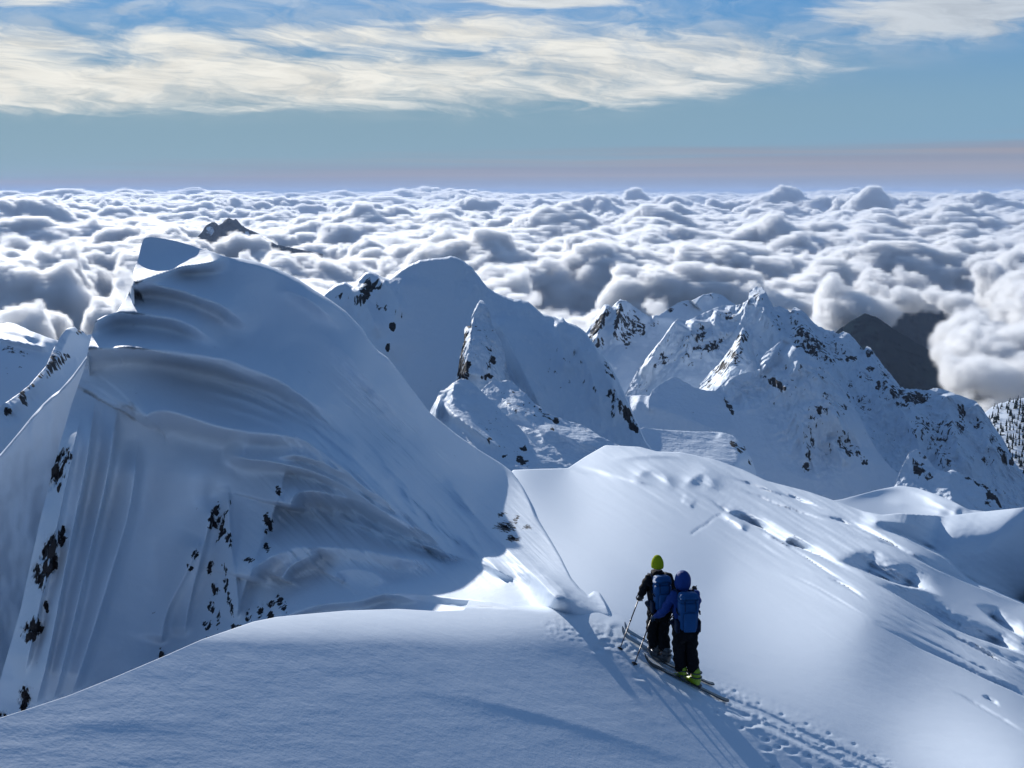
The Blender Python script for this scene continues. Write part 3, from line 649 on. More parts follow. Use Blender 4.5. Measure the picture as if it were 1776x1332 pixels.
    # low ridge in front, far part
    sky = [(820, 690), (844, 667), (857, 657), (868, 662), (878, 658), (891, 664), (900, 674), (912, 682), (920, 692), (928, 700), (940, 708), (952, 717), (965, 722), (979, 728), (995, 732), (1013, 738), (1027, 746), (1040, 756), (1054, 762), (1067, 769), (1087, 777), (1100, 790)]
    ctrl = [(857, 657, 400), (912, 682, 385), (979, 728, 365), (1040, 756, 345), (1087, 777, 330), (900, 760, 330), (980, 790, 310), (1040, 800, 310), (1100, 830, 300), (850, 760, 340)]
    ctrl = squeeze(ctrl, 390, 0.5)
    r = Relief('ridge', sky, [(820, 850), (1100, 850)], ctrl, step=1.7, rows=90, skysmooth=0, jag=1.6, jagw=8, seed=7)
    r.D += rocky(r.pts(), r.px, r.py, 14, 531, 2.4)
    px, py = r.px, r.py
    rk = blobs(px, py, [(950, 722, 14, 6, 30, .55), (965, 729, 6, 5, 30, .9), (958, 745, 4, 4, 0, .8), (900, 700, 60, 30, 30, .25), (1010, 740, 20, 5, 20, .4), (930, 706, 14, 5, 40, .5)], 5.0)
    fin(r.D, px, py, [(930, 740), (990, 760), (1050, 785)], 5, 18, 10, .2, .3); fin(r.D, px, py, [(870, 690), (930, 740), (960, 800)], 5, 18, 12, .2, .3)
    r.build(snow_mat('snow_ridge', rock_scale=2.0, big=0.8, big_scale=0.25), back=(3, 10, 30, 80), backslope=0.9, attrs={'rock': rk}, label='low shaded snow ridge running down right below the spire')
    # near part with lit flutes at its left end
    sky = [(735, 745), (743, 720), (749, 706), (756, 694), (763, 678), (770, 676), (776, 672), (784, 665), (790, 661), (800, 656), (810, 658), (820, 664), (835, 678), (850, 692), (866, 708), (880, 722), (898, 738), (915, 756), (928, 772), (940, 778), (952, 770), (962, 775), (975, 790), (985, 802), (1005, 812)]
    ctrl = [(743, 720, 300), (763, 678, 310), (800, 656, 312), (850, 692, 300), (915, 756, 275), (985, 802, 250), (800, 720, 280), (850, 770, 255), (760, 740, 285), (900, 810, 235), (980, 830, 235), (760, 800, 250)]
    ctrl = squeeze(ctrl, 305, 0.5)
    r = Relief('ridge', sky, [(735, 850), (1005, 850)], ctrl, step=1.6, rows=100, skysmooth=0, jag=1.4, jagw=8, seed=9)
    px, py, D = r.px, r.py, r.D
    for i in range(6):
        fin(D, px, py, [(762 + i * 9, 690 + i * 6), (772 + i * 13, 706 + i * 10), (800 + i * 16, 735 + i * 10)], 1.9, 6, 7, 0.2, 0.3)
    for i in range(5):
        fin(D, px, py, [(763 - i * 2 + 4, 684 + i * 4), (756 - i + 4, 702 + i * 4), (752 + 3 * i, 728 + i * 3)], 1.6, 3.5, 4, 0.2, 0.2)
    fin(D, px, py, [(790, 663), (785, 690), (800, 700)], 2, 8, 6)
    D += rocky(r.pts(), px, py, 12, 541, 1.6)
    rk = blobs(px, py, [(905, 800, 16, 8, 30, .75), (898, 785, 14, 5, 30, .5), (870, 775, 8, 4, 20, .6), (848, 760, 6, 4, 0, .8), (875, 792, 6, 5, 0, .8), (908, 778, 7, 5, 20, .8), (850, 740, 40, 30, 30, .22)], 5.0)
    r.build(snow_mat('snow_ridge_near', rock_scale=1.6, big=0.6, big_scale=0.3), back=(2, 8, 20, 60), backslope=0.9, attrs={'rock': rk}, label='low fluted snow ridge with sunlit left end beside the corniced peak')
build_mid()

def build_right():
    sm = snow_mat('snow_massif', rock_scale=4.6, stretch=0.45, big=2.5, big_scale=0.05)
    # back summit on the left of the massif
    sky = [(980, 640), (1005, 600), (1017, 574), (1031, 554), (1040, 540), (1048, 527), (1055, 527), (1061, 532), (1069, 524), (1076, 518), (1087, 521), (1096, 528), (1105, 535), (1125, 548), (1145, 545), (1162, 533), (1183, 521), (1200, 520), (1218, 511), (1236, 507), (1253, 511), (1266, 521), (1275, 528), (1300, 550)]
    ctrl = [(1017, 574, 1450), (1076, 518, 1500), (1125, 548, 1480), (1236, 507, 1650), (1300, 550, 1600), (1060, 600, 1380), (1120, 600, 1390), (1200, 570, 1500), (1100, 660, 1270), (1000, 700, 1250), (1200, 660, 1300), (1300, 660, 1300)]
    ctrl = squeeze(ctrl, 1500, 0.6)
    r = Relief('mountain', sky, [(980, 720), (1300, 720)], ctrl, step=1.7, rows=100, skysmooth=0, jag=2.2, jagw=9, seed=11)
    px, py, D = r.px, r.py, r.D
    for pts, A, up, dn in [([(1055, 528), (1040, 570), (1030, 610)], 22, 12, 12), ([(1076, 519), (1072, 560), (1060, 600)], 25, 14, 10), ([(1130, 548), (1180, 560), (1160, 600)], 12, 14, 10), ([(1205, 530), (1222, 512), (1245, 520)], 26, 12, 10)]:
        fin(D, px, py, pts, A, up, dn, 0.05, 0.3)
    D += rocky(r.pts(), px, py, 50, 551, 11) * np.clip(blobs(px, py, [(1070, 560, 80, 70)]), 0.25, 1)
    rk = blobs(px, py, [(1040, 560, 9, 40, 35, .75), (1071, 555, 6, 40, 12, .8), (1095, 565, 26, 22, 30, .6), (1085, 585, 16, 20, 0, .55), (1035, 595, 18, 14, 0, .55), (1110, 570, 14, 16, 0, .6), (1135, 560, 14, 10, 0, .4), (1162, 538, 8, 6, 0, .7), (1185, 530, 12, 6, 0, .35), (1085, 545, 30, 16, 0, .4), (1240, 515, 20, 8, 0, .3)], 5.0)
    r.build(sm, back=(15, 50, 150, 300), backslope=0.9, attrs={'rock': rk}, label='snowy rock summit at the back left of the right-hand massif')
    # main crest of the massif
    sky = [(1080, 690), (1105, 643), (1125, 615), (1150, 585), (1165, 562), (1175, 552), (1190, 556), (1205, 550), (1225, 540), (1245, 531), (1262, 529), (1280, 528), (1290, 524), (1297, 519), (1299, 508), (1303, 502), (1312, 497), (1322, 499), (1327, 504), (1331, 512), (1334, 518), (1340, 528), (1343, 533), (1352, 530), (1363, 535), (1371, 541), (1376, 534), (1380, 532), (1389, 536), (1402, 548), (1415, 563), (1426, 568), (1437, 573), (1446, 574), (1454, 579), (1462, 574), (1472, 577), (1485, 590), (1492, 600), (1498, 607), (1503, 599), (1510, 603), (1516, 612), (1533, 634), (1551, 656), (1560, 668), (1570, 674), (1590, 674), (1607, 677), (1620, 672), (1630, 673), (1642, 676), (1664, 685), (1690, 694), (1700, 703), (1708, 714), (1725, 740), (1743, 766), (1752, 786), (1760, 802), (1776, 822), (1840, 880)]
    ctrl = [(1105, 643, 1330), (1175, 552, 1360), (1262, 529, 1360), (1312, 497, 1370), (1389, 536, 1300), (1472, 577, 1230), (1551, 656, 1120), (1642, 676, 1040), (1708, 714, 990), (1776, 822, 900), (1840, 880, 860), (1200, 640, 1220), (1300, 600, 1230), (1400, 640, 1120), (1500, 720, 990), (1600, 780, 900), (1700, 860, 800), (1100, 740, 1180), (1250, 740, 1060), (1400, 760, 960), (1400, 880, 800), (1550, 880, 780), (1776, 930, 760), (1250, 860, 880), (1840, 960, 740)]
    ctrl = squeeze(ctrl, 1330, 0.45)
    r = Relief('mountain', sky, [(1080, 940), (1840, 960)], ctrl, step=1.6, rows=250, skysmooth=0, jag=2.6, jagw=9, seed=13)
    px, py, D = r.px, r.py, r.D
    for pts, A, up, dn in [([(1175, 553), (1150, 590), (1125, 630), (1100, 665)], 30, 34, 10), ([(1312, 500), (1340, 560), (1390, 610), (1430, 660), (1480, 720)], 34, 40, 30), ([(1380, 534), (1400, 580), (1430, 620), (1470, 660)], 20, 16, 14), ([(1245, 535), (1235, 580), (1215, 640)], 16, 24, 12), ([(1205, 552), (1195, 600), (1185, 640)], 14, 18, 12), ([(1297, 522), (1285, 560), (1262, 600)], 16, 18, 10), ([(1454, 580), (1490, 640), (1530, 700), (1560, 760)], 18, 20, 18), ([(1505, 602), (1540, 670), (1580, 740), (1610, 800)], 22, 22, 16), ([(1570, 676), (1600, 740), (1640, 800), (1690, 850)], 16, 18, 14), ([(1642, 680), (1650, 730), (1668, 790), (1700, 840)], 20, 24, 16), ([(1690, 698), (1715, 760), (1745, 820)], 14, 16, 14), ([(1430, 640), (1460, 700), (1500, 760), (1530, 800)], 16, 18, 14)]:
        fin(D, px, py, pts, A, up, dn, 0.05, 0.3)
    bowl = np.clip(1 - blobs(px, py, [(1200, 690, 70, 60), (1330, 860, 120, 60), (1500, 880, 160, 50)]), 0.1, 1)
    D += rocky(r.pts(), px, py, 42, 561, 14) * bowl
    rk = blobs(px, py, [(1212, 590, 12, 40, 12, .5), (1235, 600, 24, 12, -20, .6), (1195, 620, 14, 20, 0, .4), (1205, 590, 30, 20, 0, .4), (1150, 622, 10, 16, 20, .6), (1140, 633, 14, 8, -20, .5), (1312, 514, 12, 14, 0, .42), (1265, 548, 14, 10, 0, .45), (1390, 585, 22, 26, 30, .6), (1410, 600, 24, 20, 30, .65), (1380, 560, 12, 26, 0, .4), (1430, 620, 14, 10, 0, .5), (1475, 622, 14, 7, -10, .6), (1508, 612, 9, 8, 0, .7), (1510, 640, 8, 6, 0, .7), (1500, 655, 20, 12, 30, .42), (1530, 670, 16, 16, 20, .55), (1555, 680, 18, 14, 20, .6), (1590, 690, 30, 12, 0, .72), (1565, 700, 20, 10, 20, .5), (1466, 690, 10, 12, 20, .6), (1475, 665, 10, 8, 0, .45), (1440, 610, 40, 40, 30, .34), (1540, 640, 20, 30, 20, .4), (1668, 715, 6, 18, -15, .75), (1645, 745, 36, 20, 0, .45), (1655, 735, 20, 8, -10, .5), (1630, 770, 26, 26, 0, .42), (1640, 800, 16, 20, 0, .55), (1695, 735, 20, 12, 0, .42), (1740, 790, 8, 24, -25, .6), (1722, 760, 10, 14, 0, .5), (1710, 800, 14, 12, 0, .42), (1755, 800, 6, 10, 0, .8), (1600, 740, 26, 30, 30, .42), (1570, 745, 12, 12, 0, .3), (1500, 700, 24, 18, 30, .42), (1350, 560, 14, 20, 0, .35)], 5.0)
    rk = np.maximum(rk + 0.02, 0.16 * bowl)
    r.build(sm, back=(12, 40, 120, 300), backslope=0.9, attrs={'rock': rk}, label='broad rocky snow massif with jagged crest and tower, right of the middle peak')
    # two lit ribs and the front face
    sky = [(1200, 690), (1210, 672), (1223, 656), (1234, 643), (1245, 633), (1258, 616), (1271, 598), (1280, 581), (1288, 567), (1296, 574), (1301, 586), (1308, 612), (1314, 640), (1325, 664)]
    ctrl = [(1210, 672, 1140), (1245, 633, 1150), (1288, 567, 1170), (1314, 640, 1140), (1288, 640, 1090), (1230, 690, 1090), (1300, 700, 1050), (1325, 664, 1130)]
    r = Relief('ridge', sky, [(1200, 720), (1325, 720)], ctrl, step=1.4, rows=80, skysmooth=0, jag=2.4, jagw=7, seed=15)
    px, py, D = r.px, r.py, r.D
    fin(D, px, py, [(1288, 568), (1282, 600), (1262, 640), (1240, 680)], 22, 22, 8, 0.05, 0.1)
    fin(D, px, py, [(1310, 620), (1290, 650), (1272, 680)], 12, 14, 6, 0.1, 0.1)
    D += rocky(r.pts(), px, py, 30, 571, 9)
    rk = blobs(px, py, [(1282, 590, 10, 20, 20, .5), (1272, 615, 16, 12, 20, .62), (1255, 635, 16, 10, -30, .7), (1245, 645, 10, 8, 0, .6), (1230, 665, 10, 8, 0, .5), (1280, 610, 14, 30, 0, .4), (1293, 585, 6, 14, 0, .6)], 5.0)
    r.build(sm, back=(8, 25, 80), backslope=1.1, attrs={'rock': rk}, label='narrow rocky rib with sunlit left flank in front of the massif')
    sky = [(1060, 690), (1087, 686), (1110, 685), (1127, 686), (1131, 677), (1140, 670), (1149, 663), (1160, 657), (1170, 653), (1177, 655), (1184, 660), (1195, 666), (1205, 672), (1222, 676), (1240, 678), (1250, 668), (1262, 656), (1271, 652), (1280, 650), (1293, 646), (1306, 643), (1318, 640), (1320, 622), (1330, 610), (1341, 602), (1350, 594), (1358, 588), (1368, 594), (1380, 602), (1400, 614), (1419, 624), (1437, 644), (1454, 663), (1466, 680), (1476, 698), (1490, 720), (1502, 745), (1520, 780), (1540, 805), (1580, 840)]
    ctrl = [(1087, 686, 1000), (1170, 653, 1020), (1240, 678, 990), (1306, 643, 1010), (1358, 588, 1060), (1419, 624, 1010), (1476, 698, 930), (1540, 805, 830), (1580, 840, 800), (1150, 760, 880), (1250, 760, 880), (1350, 700, 930), (1400, 780, 840), (1300, 850, 780), (1420, 860, 770), (1500, 850, 790), (1060, 690, 1000), (1060, 800, 850)]
    ctrl = squeeze(ctrl, 1030, 0.42)
    r = Relief('mountain', sky, [(1060, 930), (1580, 930)], ctrl, step=1.6, rows=190, skysmooth=0, jag=1.8, jagw=9, seed=17)
    px, py, D = r.px, r.py, r.D
    for pts, A, up, dn in [([(1358, 589), (1352, 612), (1338, 640)], -10, 20, 10), ([(1358, 589), (1345, 610), (1326, 638), (1320, 655)], 14, 6, 12), ([(1366, 594), (1400, 660), (1420, 720), (1430, 780)], 24, 50, 40), ([(1380, 700), (1395, 750), (1400, 810)], 12, 14, 10), ([(1440, 760), (1460, 790), (1475, 810)], 12, 16, 10), ([(1262, 657), (1290, 690), (1310, 720)], 8, 14, 12), ([(1131, 678), (1126, 700), (1130, 720)], 6, 8, 6), ([(1330, 645), (1360, 670), (1378, 695)], 8, 14, 8), ([(1090, 690), (1180, 720), (1280, 760)], 12, 30, 24), ([(1410, 640), (1450, 720), (1480, 780)], 14, 18, 14)]:
        fin(D, px, py, pts, A, up, dn, 0.1, 0.3)
    wr = np.clip(blobs(px, py, [(1400, 700, 80, 110), (1350, 650, 60, 40), (1420, 780, 70, 50), (1290, 680, 50, 30)]), 0.14, 1)
    D += rocky(r.pts(), px, py, 34, 581, 14) * wr
    rk = blobs(px, py, [(1345, 665, 22, 8, 30, .72), (1355, 672, 16, 8, 35, .72), (1265, 705, 5, 22, -25, .72), (1330, 655, 14, 5, 20, .5), (1404, 775, 12, 30, 0, .5), (1400, 810, 12, 12, 0, .5), (1437, 780, 8, 16, 0, .45), (1465, 760, 16, 20, -10, .6), (1480, 785, 18, 14, 30, .6), (1470, 775, 26, 10, 20, .45), (1500, 800, 8, 8, 30, .7), (1420, 720, 24, 30, 0, .42), (1440, 690, 20, 10, 30, .4), (1400, 740, 20, 20, 0, .34), (1380, 660, 40, 40, 0, .22), (1345, 700, 20, 12, 0, .3), (1460, 710, 12, 20, 20, .4), (1475, 690, 8, 10, 0, .6), (1420, 650, 20, 16, 30, .35), (1352, 605, 8, 12, 0, .3)], 5.0)
    r.build(sm, back=(8, 25, 80, 200), backslope=0.9, attrs={'rock': rk}, label='shaded front face of the right massif below a small lit pyramid')
    # low rib at the lower right and the round shoulder at the left foot
    sky = [(1535, 880), (1550, 845), (1563, 812), (1577, 784), (1590, 778), (1605, 790), (1622, 812), (1640, 818), (1651, 814), (1665, 819), (1682, 826), (1700, 836), (1717, 847), (1730, 862), (1738, 880), (1745, 900)]
    ctrl = [(1577, 777, 800), (1651, 814, 790), (1717, 847, 770), (1745, 900, 750), (1600, 840, 775), (1680, 880, 750), (1535, 880, 770), (1560, 880, 755), (1745, 930, 740)]
    r = Relief('ridge', sky, [(1535, 930), (1745, 930)], ctrl, step=1.6, rows=70, skysmooth=0, jag=1.6, jagw=8, seed=19)
    fin(r.D, r.px, r.py, [(1652, 815), (1648, 850), (1660, 890)], 12, 14, 30, .05, .3)
    r.D += rocky(r.pts(), r.px, r.py, 26, 591, 5)
    rk = blobs(r.px, r.py, [(1695, 838, 30, 6, 25, .6), (1720, 858, 12, 12, 30, .7), (1733, 870, 6, 14, -20, .95), (1590, 810, 14, 20, -30, .6), (1610, 825, 14, 10, 30, .5), (1600, 790, 14, 10, 0, .4), (1715, 872, 10, 10, 0, .5)], 5.0)
    r.build(sm, back=(6, 20, 60), backslope=0.9, attrs={'rock': rk}, label='short rock-edged snow rib at the lower right foot of the massif')
    sky = [(1075, 800), (1095, 752), (1115, 741), (1150, 745), (1200, 748), (1245, 749), (1258, 751), (1271, 755), (1281, 763), (1290, 772), (1298, 786), (1305, 800), (1312, 820)]
    ctrl = [(1110, 735, 520), (1245, 749, 560), (1290, 772, 540), (1312, 820, 500), (1200, 790, 470), (1280, 820, 450), (1080, 720, 520), (1080, 820, 440)]
    ctrl = squeeze([(a, b, d * 1.25) for a, b, d in ctrl], 680, 0.5)
    r = Relief('ridge', sky, [(1075, 880), (1312, 880)], ctrl, step=1.6, rows=60, skysmooth=2, jag=0.6, jagw=8, seed=21)
    fin(r.D, r.px, r.py, [(1246, 750), (1275, 775), (1290, 810)], 5, 20, 12, .1, .2)
    r.D += rocky(r.pts(), r.px, r.py, 20, 601, 2.0) * sst(1230, 1280, r.px)
    rk = blobs(r.px, r.py, [(1272, 770, 10, 8, 30, .75), (1285, 780, 10, 10, 30, .55), (1298, 800, 4, 8, 0, .5)], 5.0)
    r.build(sm, back=(5, 20, 60), backslope=0.8, attrs={'rock': rk}, label='rounded shaded snow shoulder below the front face of the massif')
    # snowy basin with lit drifts at the foot
    sky = [(1250, 870), (1330, 872), (1400, 874), (1460, 866), (1520, 850), (1560, 842), (1590, 846), (1620, 856), (1650, 868), (1680, 884), (1720, 888), (1800, 884)]
    ctrl = [(1250, 850, 560), (1400, 866, 520), (1560, 838, 600), (1680, 880, 520), (1800, 878, 520), (1500, 900, 500), (1650, 920, 490), (1300, 920, 480), (1800, 940, 480)]
    r = Relief('snow_basin', sky, [(1250, 940), (1800, 950)], ctrl, step=2, rows=60, skysmooth=4)
    for pts, A in [([(1440, 872), (1520, 850), (1580, 850), (1640, 880), (1680, 900)], 6), ([(1530, 868), (1590, 876), (1650, 892)], 5), ([(1590, 846), (1640, 868), (1690, 884)], 5), ([(1600, 868), (1640, 876), (1670, 890)], 4)]:
        fin(r.D, r.px, r.py, pts, A, 12, 8, .3, .2)
    r.build(snow_mat('snow_basin'), back=(10, 30, 100), backslope=0.4, label='shaded snow basin with a few sunlit drifts at the foot of the massif')
build_right()

def build_left():
    # shaded flank just behind the corniced peak, with a bright rim
    sky = [(-200, 960), (-60, 830), (0, 788), (20, 765), (34, 748), (55, 722), (74, 701), (90, 686), (104, 676), (125, 652), (140, 632), (150, 618), (175, 600), (220, 590)]
    ctrl = [(0, 788, 64), (74, 701, 68), (150, 618, 72), (220, 590, 75), (0, 900, 63), (100, 800, 67), (0, 1200, 60.5), (150, 1000, 66), (-60, 1300, 58), (200, 800, 70), (200, 1200, 65)]
    ctrl = [(a, b, d * 0.53) for a, b, d in ctrl]
    r = Relief('snow_flank', sky, [(-200, 1500), (220, 1500)], ctrl, step=2.2, rows=150, skysmooth=2)
    r.roundtop(4, 1.0)
    q = fbm((r.px / 60).astype(F32), (r.py / 90).astype(F32), 0.0, 3, 611); r.D += 0.5 * q
    r.build(snow_mat('snow_flank', grain=0.01, grain_scale=10), back=(1, 4, 10, 25), backslope=0.5, label='smooth dark snow flank behind the left edge of the corniced peak')
    sky = [(-260, 900), (-140, 800), (-60, 745), (0, 705), (15, 694), (30, 684), (40, 676), (51, 667), (66, 650), (81, 633), (91, 608), (101, 589), (108, 578), (115, 570), (124, 567), (130, 566), (135, 572), (145, 574), (149, 580), (160, 579), (190, 585), (240, 600)]
    ctrl = [(0, 705, 480), (51, 667, 530), (91, 603, 600), (128, 567, 640), (240, 600, 700), (60, 720, 510), (120, 640, 600), (0, 800, 450), (160, 700, 590), (-60, 745, 440), (240, 800, 600)]
    r = Relief('mountain', sky, [(-260, 1150), (240, 1100)], ctrl, step=1.9, rows=190, skysmooth=0, jag=1.6, jagw=9, seed=23)
    px, py = r.px, r.py
    wr = np.clip(blobs(px, py, [(90, 630, 40, 50), (45, 680, 40, 40), (10, 710, 30, 30)]), 0.1, 1)
    r.D += rocky(r.pts(), px, py, 18, 621, 4.0) * wr
    fin(r.D, px, py, [(128, 567), (100, 620), (60, 670), (10, 720)], 9, 20, 24, .05, .1)
    rk = blobs(px, py, [(100, 625, 16, 24, 20, .62), (88, 640, 10, 18, 20, .7), (110, 618, 14, 6, 0, .6), (40, 690, 8, 18, -20, .8), (55, 668, 10, 8, 0, .65), (13, 714, 7, 10, 0, .8), (140, 574, 9, 8, 0, .62), (70, 652, 8, 6, 0, .5), (48, 700, 6, 8, 0, .5)], 5.0)
    r.build(snow_mat('snow_left', rock_scale=3.4, stretch=0.4, big=1.0, big_scale=0.1), back=(6, 20, 60, 150), backslope=0.9, attrs={'rock': rk}, label='bluish snow spur with a rocky left edge at the left margin')
    sky = [(-300, 600), (-60, 565), (0, 561), (14, 559), (24, 561), (34, 564), (44, 569), (54, 574), (66, 578), (78, 583), (90, 587), (100, 590), (120, 610), (150, 640)]
    ctrl = [(0, 561, 1700), (54, 574, 1650), (100, 590, 1600), (150, 640, 1500), (0, 600, 1400), (60, 640, 1300), (0, 720, 1100), (120, 720, 1100), (-60, 565, 1700), (-60, 720, 1100)]
    ctrl = squeeze(ctrl, 1650, 0.4)
    r = Relief('mountain', sky, [(-300, 1000), (150, 900)], ctrl, step=2.2, rows=120, skysmooth=0, jag=1.2, jagw=12, seed=25)
    for pts, A in [([(0, 588), (40, 596), (90, 606)], 30), ([(0, 572), (30, 576), (70, 592)], 18), ([(50, 580), (80, 592), (98, 600)], 14)]:
        fin(r.D, r.px, r.py, pts, A, 9, 6, 0, .2)
    rk = blobs(r.px, r.py, [(35, 612, 24, 6, 10, .5), (15, 608, 14, 10, 0, .45), (5, 560, 8, 5, 0, .4), (20, 640, 20, 14, 0, .3)], 5.0)
    r.build(snow_mat('snow_left_far', rock_scale=8), back=(20, 60, 200), backslope=0.6, attrs={'rock': rk}, label='distant sunlit snow shoulder beyond the left spur')
build_left()

def forest_mat(name, snow=0.35, sc=40.0, col=(0.013, 0.026, 0.034)):
    m, tt, out = new_mat(name)
    p = tt.node('ShaderNodeBsdfDiffuse'); geo = tt.node('ShaderNodeNewGeometry')
    n, _ = tt.noise(geo.outputs['Position'], 1.0 / sc, 6.0, 0.65)
    at = tt.node('ShaderNodeAttribute', attribute_name='rock')
    f = tt.sstep(tt.math('ADD', n, at.outputs['Fac']), 0.70 - snow * 0.3, 0.86 - snow * 0.3)
    tt.l.new(tt.mix(f, col, (0.5, 0.53, 0.58)), p.inputs[0]); tt.l.new(p.outputs[0], out.inputs[0])
    return m
def build_distance():
    fm = forest_mat('forest_slope', -0.4, 90.0)
    for nm, sky, ctrl, lab, seed in [
        ('mountain', [(1380, 625), (1430, 590), (1472, 558), (1500, 542), (1524, 552), (1545, 566), (1568, 581), (1590, 594), (1612, 607), (1634, 618), (1655, 629), (1670, 636), (1690, 650), (1720, 668), (1776, 690), (1850, 720)],
         [(1500, 541, 3600), (1612, 607, 3300), (1690, 650, 3200), (1850, 720, 3100), (1500, 620, 2900), (1600, 700, 2500), (1776, 760, 2400), (1420, 590, 3500), (1420, 680, 2900)], 'dark forested mountainside below a gap in the clouds', 31),
        ('mountain', [(1640, 660), (1675, 630), (1688, 616), (1699, 611), (1720, 608), (1743, 606), (1790, 600), (1850, 590)],
         [(1675, 630, 4700), (1743, 606, 4800), (1850, 590, 4900), (1700, 680, 4000), (1850, 700, 3900), (1640, 660, 4600)], 'far blue forested ridge at the right edge under the clouds', 33),
        ('mountain', [(1430, 660), (1470, 610), (1500, 580), (1530, 560), (1556, 542), (1590, 536), (1620, 524), (1650, 532), (1680, 548), (1710, 552), (1740, 566), (1790, 600), (1850, 640)],
         [(1430, 660, 4500), (1556, 542, 4900), (1620, 524, 5000), (1710, 552, 5000), (1850, 640, 4700), (1540, 640, 4300), (1700, 650, 4300), (1600, 760, 3600)], 'hazy blue mountainside seen through the gap in the clouds', 35)]:
        ctrl = squeeze(ctrl, max(c[2] for c in ctrl), 0.42)
        r = Relief(nm, sky, [(sky[0][0], 780), (sky[-1][0], 790)], ctrl, step=2.2, rows=90, skysmooth=1, jag=3.0, jagw=26, seed=seed)
        sc = 160.0
        r.D += rocky(r.pts(), r.px, r.py, sc, seed + 600, 45)
        r.build(fm, back=(40, 150, 500), backslope=0.8, attrs={'rock': 0.0 * r.px}, label=lab)
    # wooded hill at the right edge
    sky = [(1690, 740), (1708, 716), (1720, 706), (1734, 699), (1755, 694), (1776, 690), (1850, 680)]
    ctrl = [(1708, 716, 1500), (1776, 690, 1550), (1850, 680, 1600), (1720, 780, 1300), (1850, 800, 1250), (1690, 740, 1450)]
    r = Relief('hill', sky, [(1690, 830), (1850, 830)], ctrl, step=2, rows=50, skysmooth=1)
    r.D += rocky(r.pts(), r.px, r.py, 40, 641, 8)
    r.build(snow_mat('snow_hill', rock_scale=18, rock_col=(0.02, 0.026, 0.022)), back=(20, 60, 200), backslope=0.6, attrs={'rock': 0.28 + 0 * r.px}, label='snowy hill dotted with conifers at the right edge')
    P = r.pts(); rs = np.random.RandomState(8)
    V = []; Fc = []
    for k in range(520):
        i, j = rs.randint(1, 50), rs.randint(0, P.shape[1])
        if fbm(np.array([P[i, j, 0] / 60], F32), np.array([P[i, j, 2] / 40], F32), 0.0, 3, 77)[0] < -0.15: continue
        b = P[i, j]; h = rs.uniform(5, 11); w = h * 0.17; n0 = len(V); ph = rs.uniform(0, 6)
        for lv in range(3):
            z0, z1, ww = h * (0.08 + 0.27 * lv), h * (0.5 + 0.25 * lv), w * (1 - 0.27 * lv)
            m0 = len(V)
            for q in range(6):
                a = ph + q * math.pi / 3 + lv; e = rs.uniform(.75, 1.2) * ww
                V.append((b[0] + e * math.cos(a), b[1] + e * math.sin(a), b[2] + z0))
            V.append((b[0], b[1], b[2] + z1))
            for q in range(6): Fc.append((m0 + q, m0 + (q + 1) % 6, m0 + 6))
    me = bpy.data.meshes.new('conifer_forest'); me.from_pydata(V, [], Fc); me.update()
    m, tt, out = new_mat('conifer'); p = tt.node('ShaderNodeBsdfDiffuse'); p.inputs[0].default_value = (.02, .03, .025, 1); tt.l.new(p.outputs[0], out.inputs[0])
    me.materials.append(m); o = bpy.data.objects.new('conifer_forest', me); COL.objects.link(o); tag(o, 'dark conifers scattered over the snowy hill at the right edge', None, None, 'stuff')
    # far peak through the clouds
    sky = [(335, 415), (345, 408), (350, 402), (354, 395), (358, 390), (365, 386), (372, 384), (379, 390), (385, 387), (391, 380), (397, 377), (404, 381), (410, 379), (415, 386), (420, 391), (430, 397), (440, 401), (450, 405), (458, 411), (480, 424), (560, 440)]
    ctrl = [(350, 402, 8300), (397, 377, 8400), (440, 401, 8450), (560, 426, 8500), (400, 420, 8230), (335, 440, 8000), (560, 450, 8250)]
    r = Relief('mountain', sky, [(335, 450), (560, 450)], ctrl, step=1.5, rows=45, skysmooth=0, jag=1.5, jagw=7, seed=41)
    r.D += rocky(r.pts(), r.px, r.py, 210, 651, 85)
    r.build(snow_mat('rock_far', rock_scale=80, rock_col=(0.02, 0.026, 0.034)), back=(100, 400, 1200), backslope=0.8, attrs={'rock': 1.0 - 0.55 * blobs(r.px, r.py, [(440, 408, 30, 8), (365, 400, 10, 10)])}, label='far dark peak standing out of the cloud sea')
    # valley floor far below, out to the horizon on every side
    nr, nc = 90, 140
    A_, rr = np.meshgrid(np.linspace(0, 2 * math.pi, nc), np.concatenate([[0, 200, 600], np.exp(np.linspace(math.log(1000), math.log(190000), nr - 3))]))
    x = rr * np.sin(A_); y = rr * np.cos(A_)
    z = -1900 + 320 * fbm((x / 5000).astype(F32), (y / 5000).astype(F32), 0.0, 4, 661, ridged=True)
    z[:, -1] = z[:, 0]
    o = grid_mesh('valley', np.stack([x, y, z], -1)[::-1], forest_mat('valley_forest', 0.0, 300.0)); tag(o, 'dark forested valley land far below the clouds', None, None, 'structure')
build_distance()
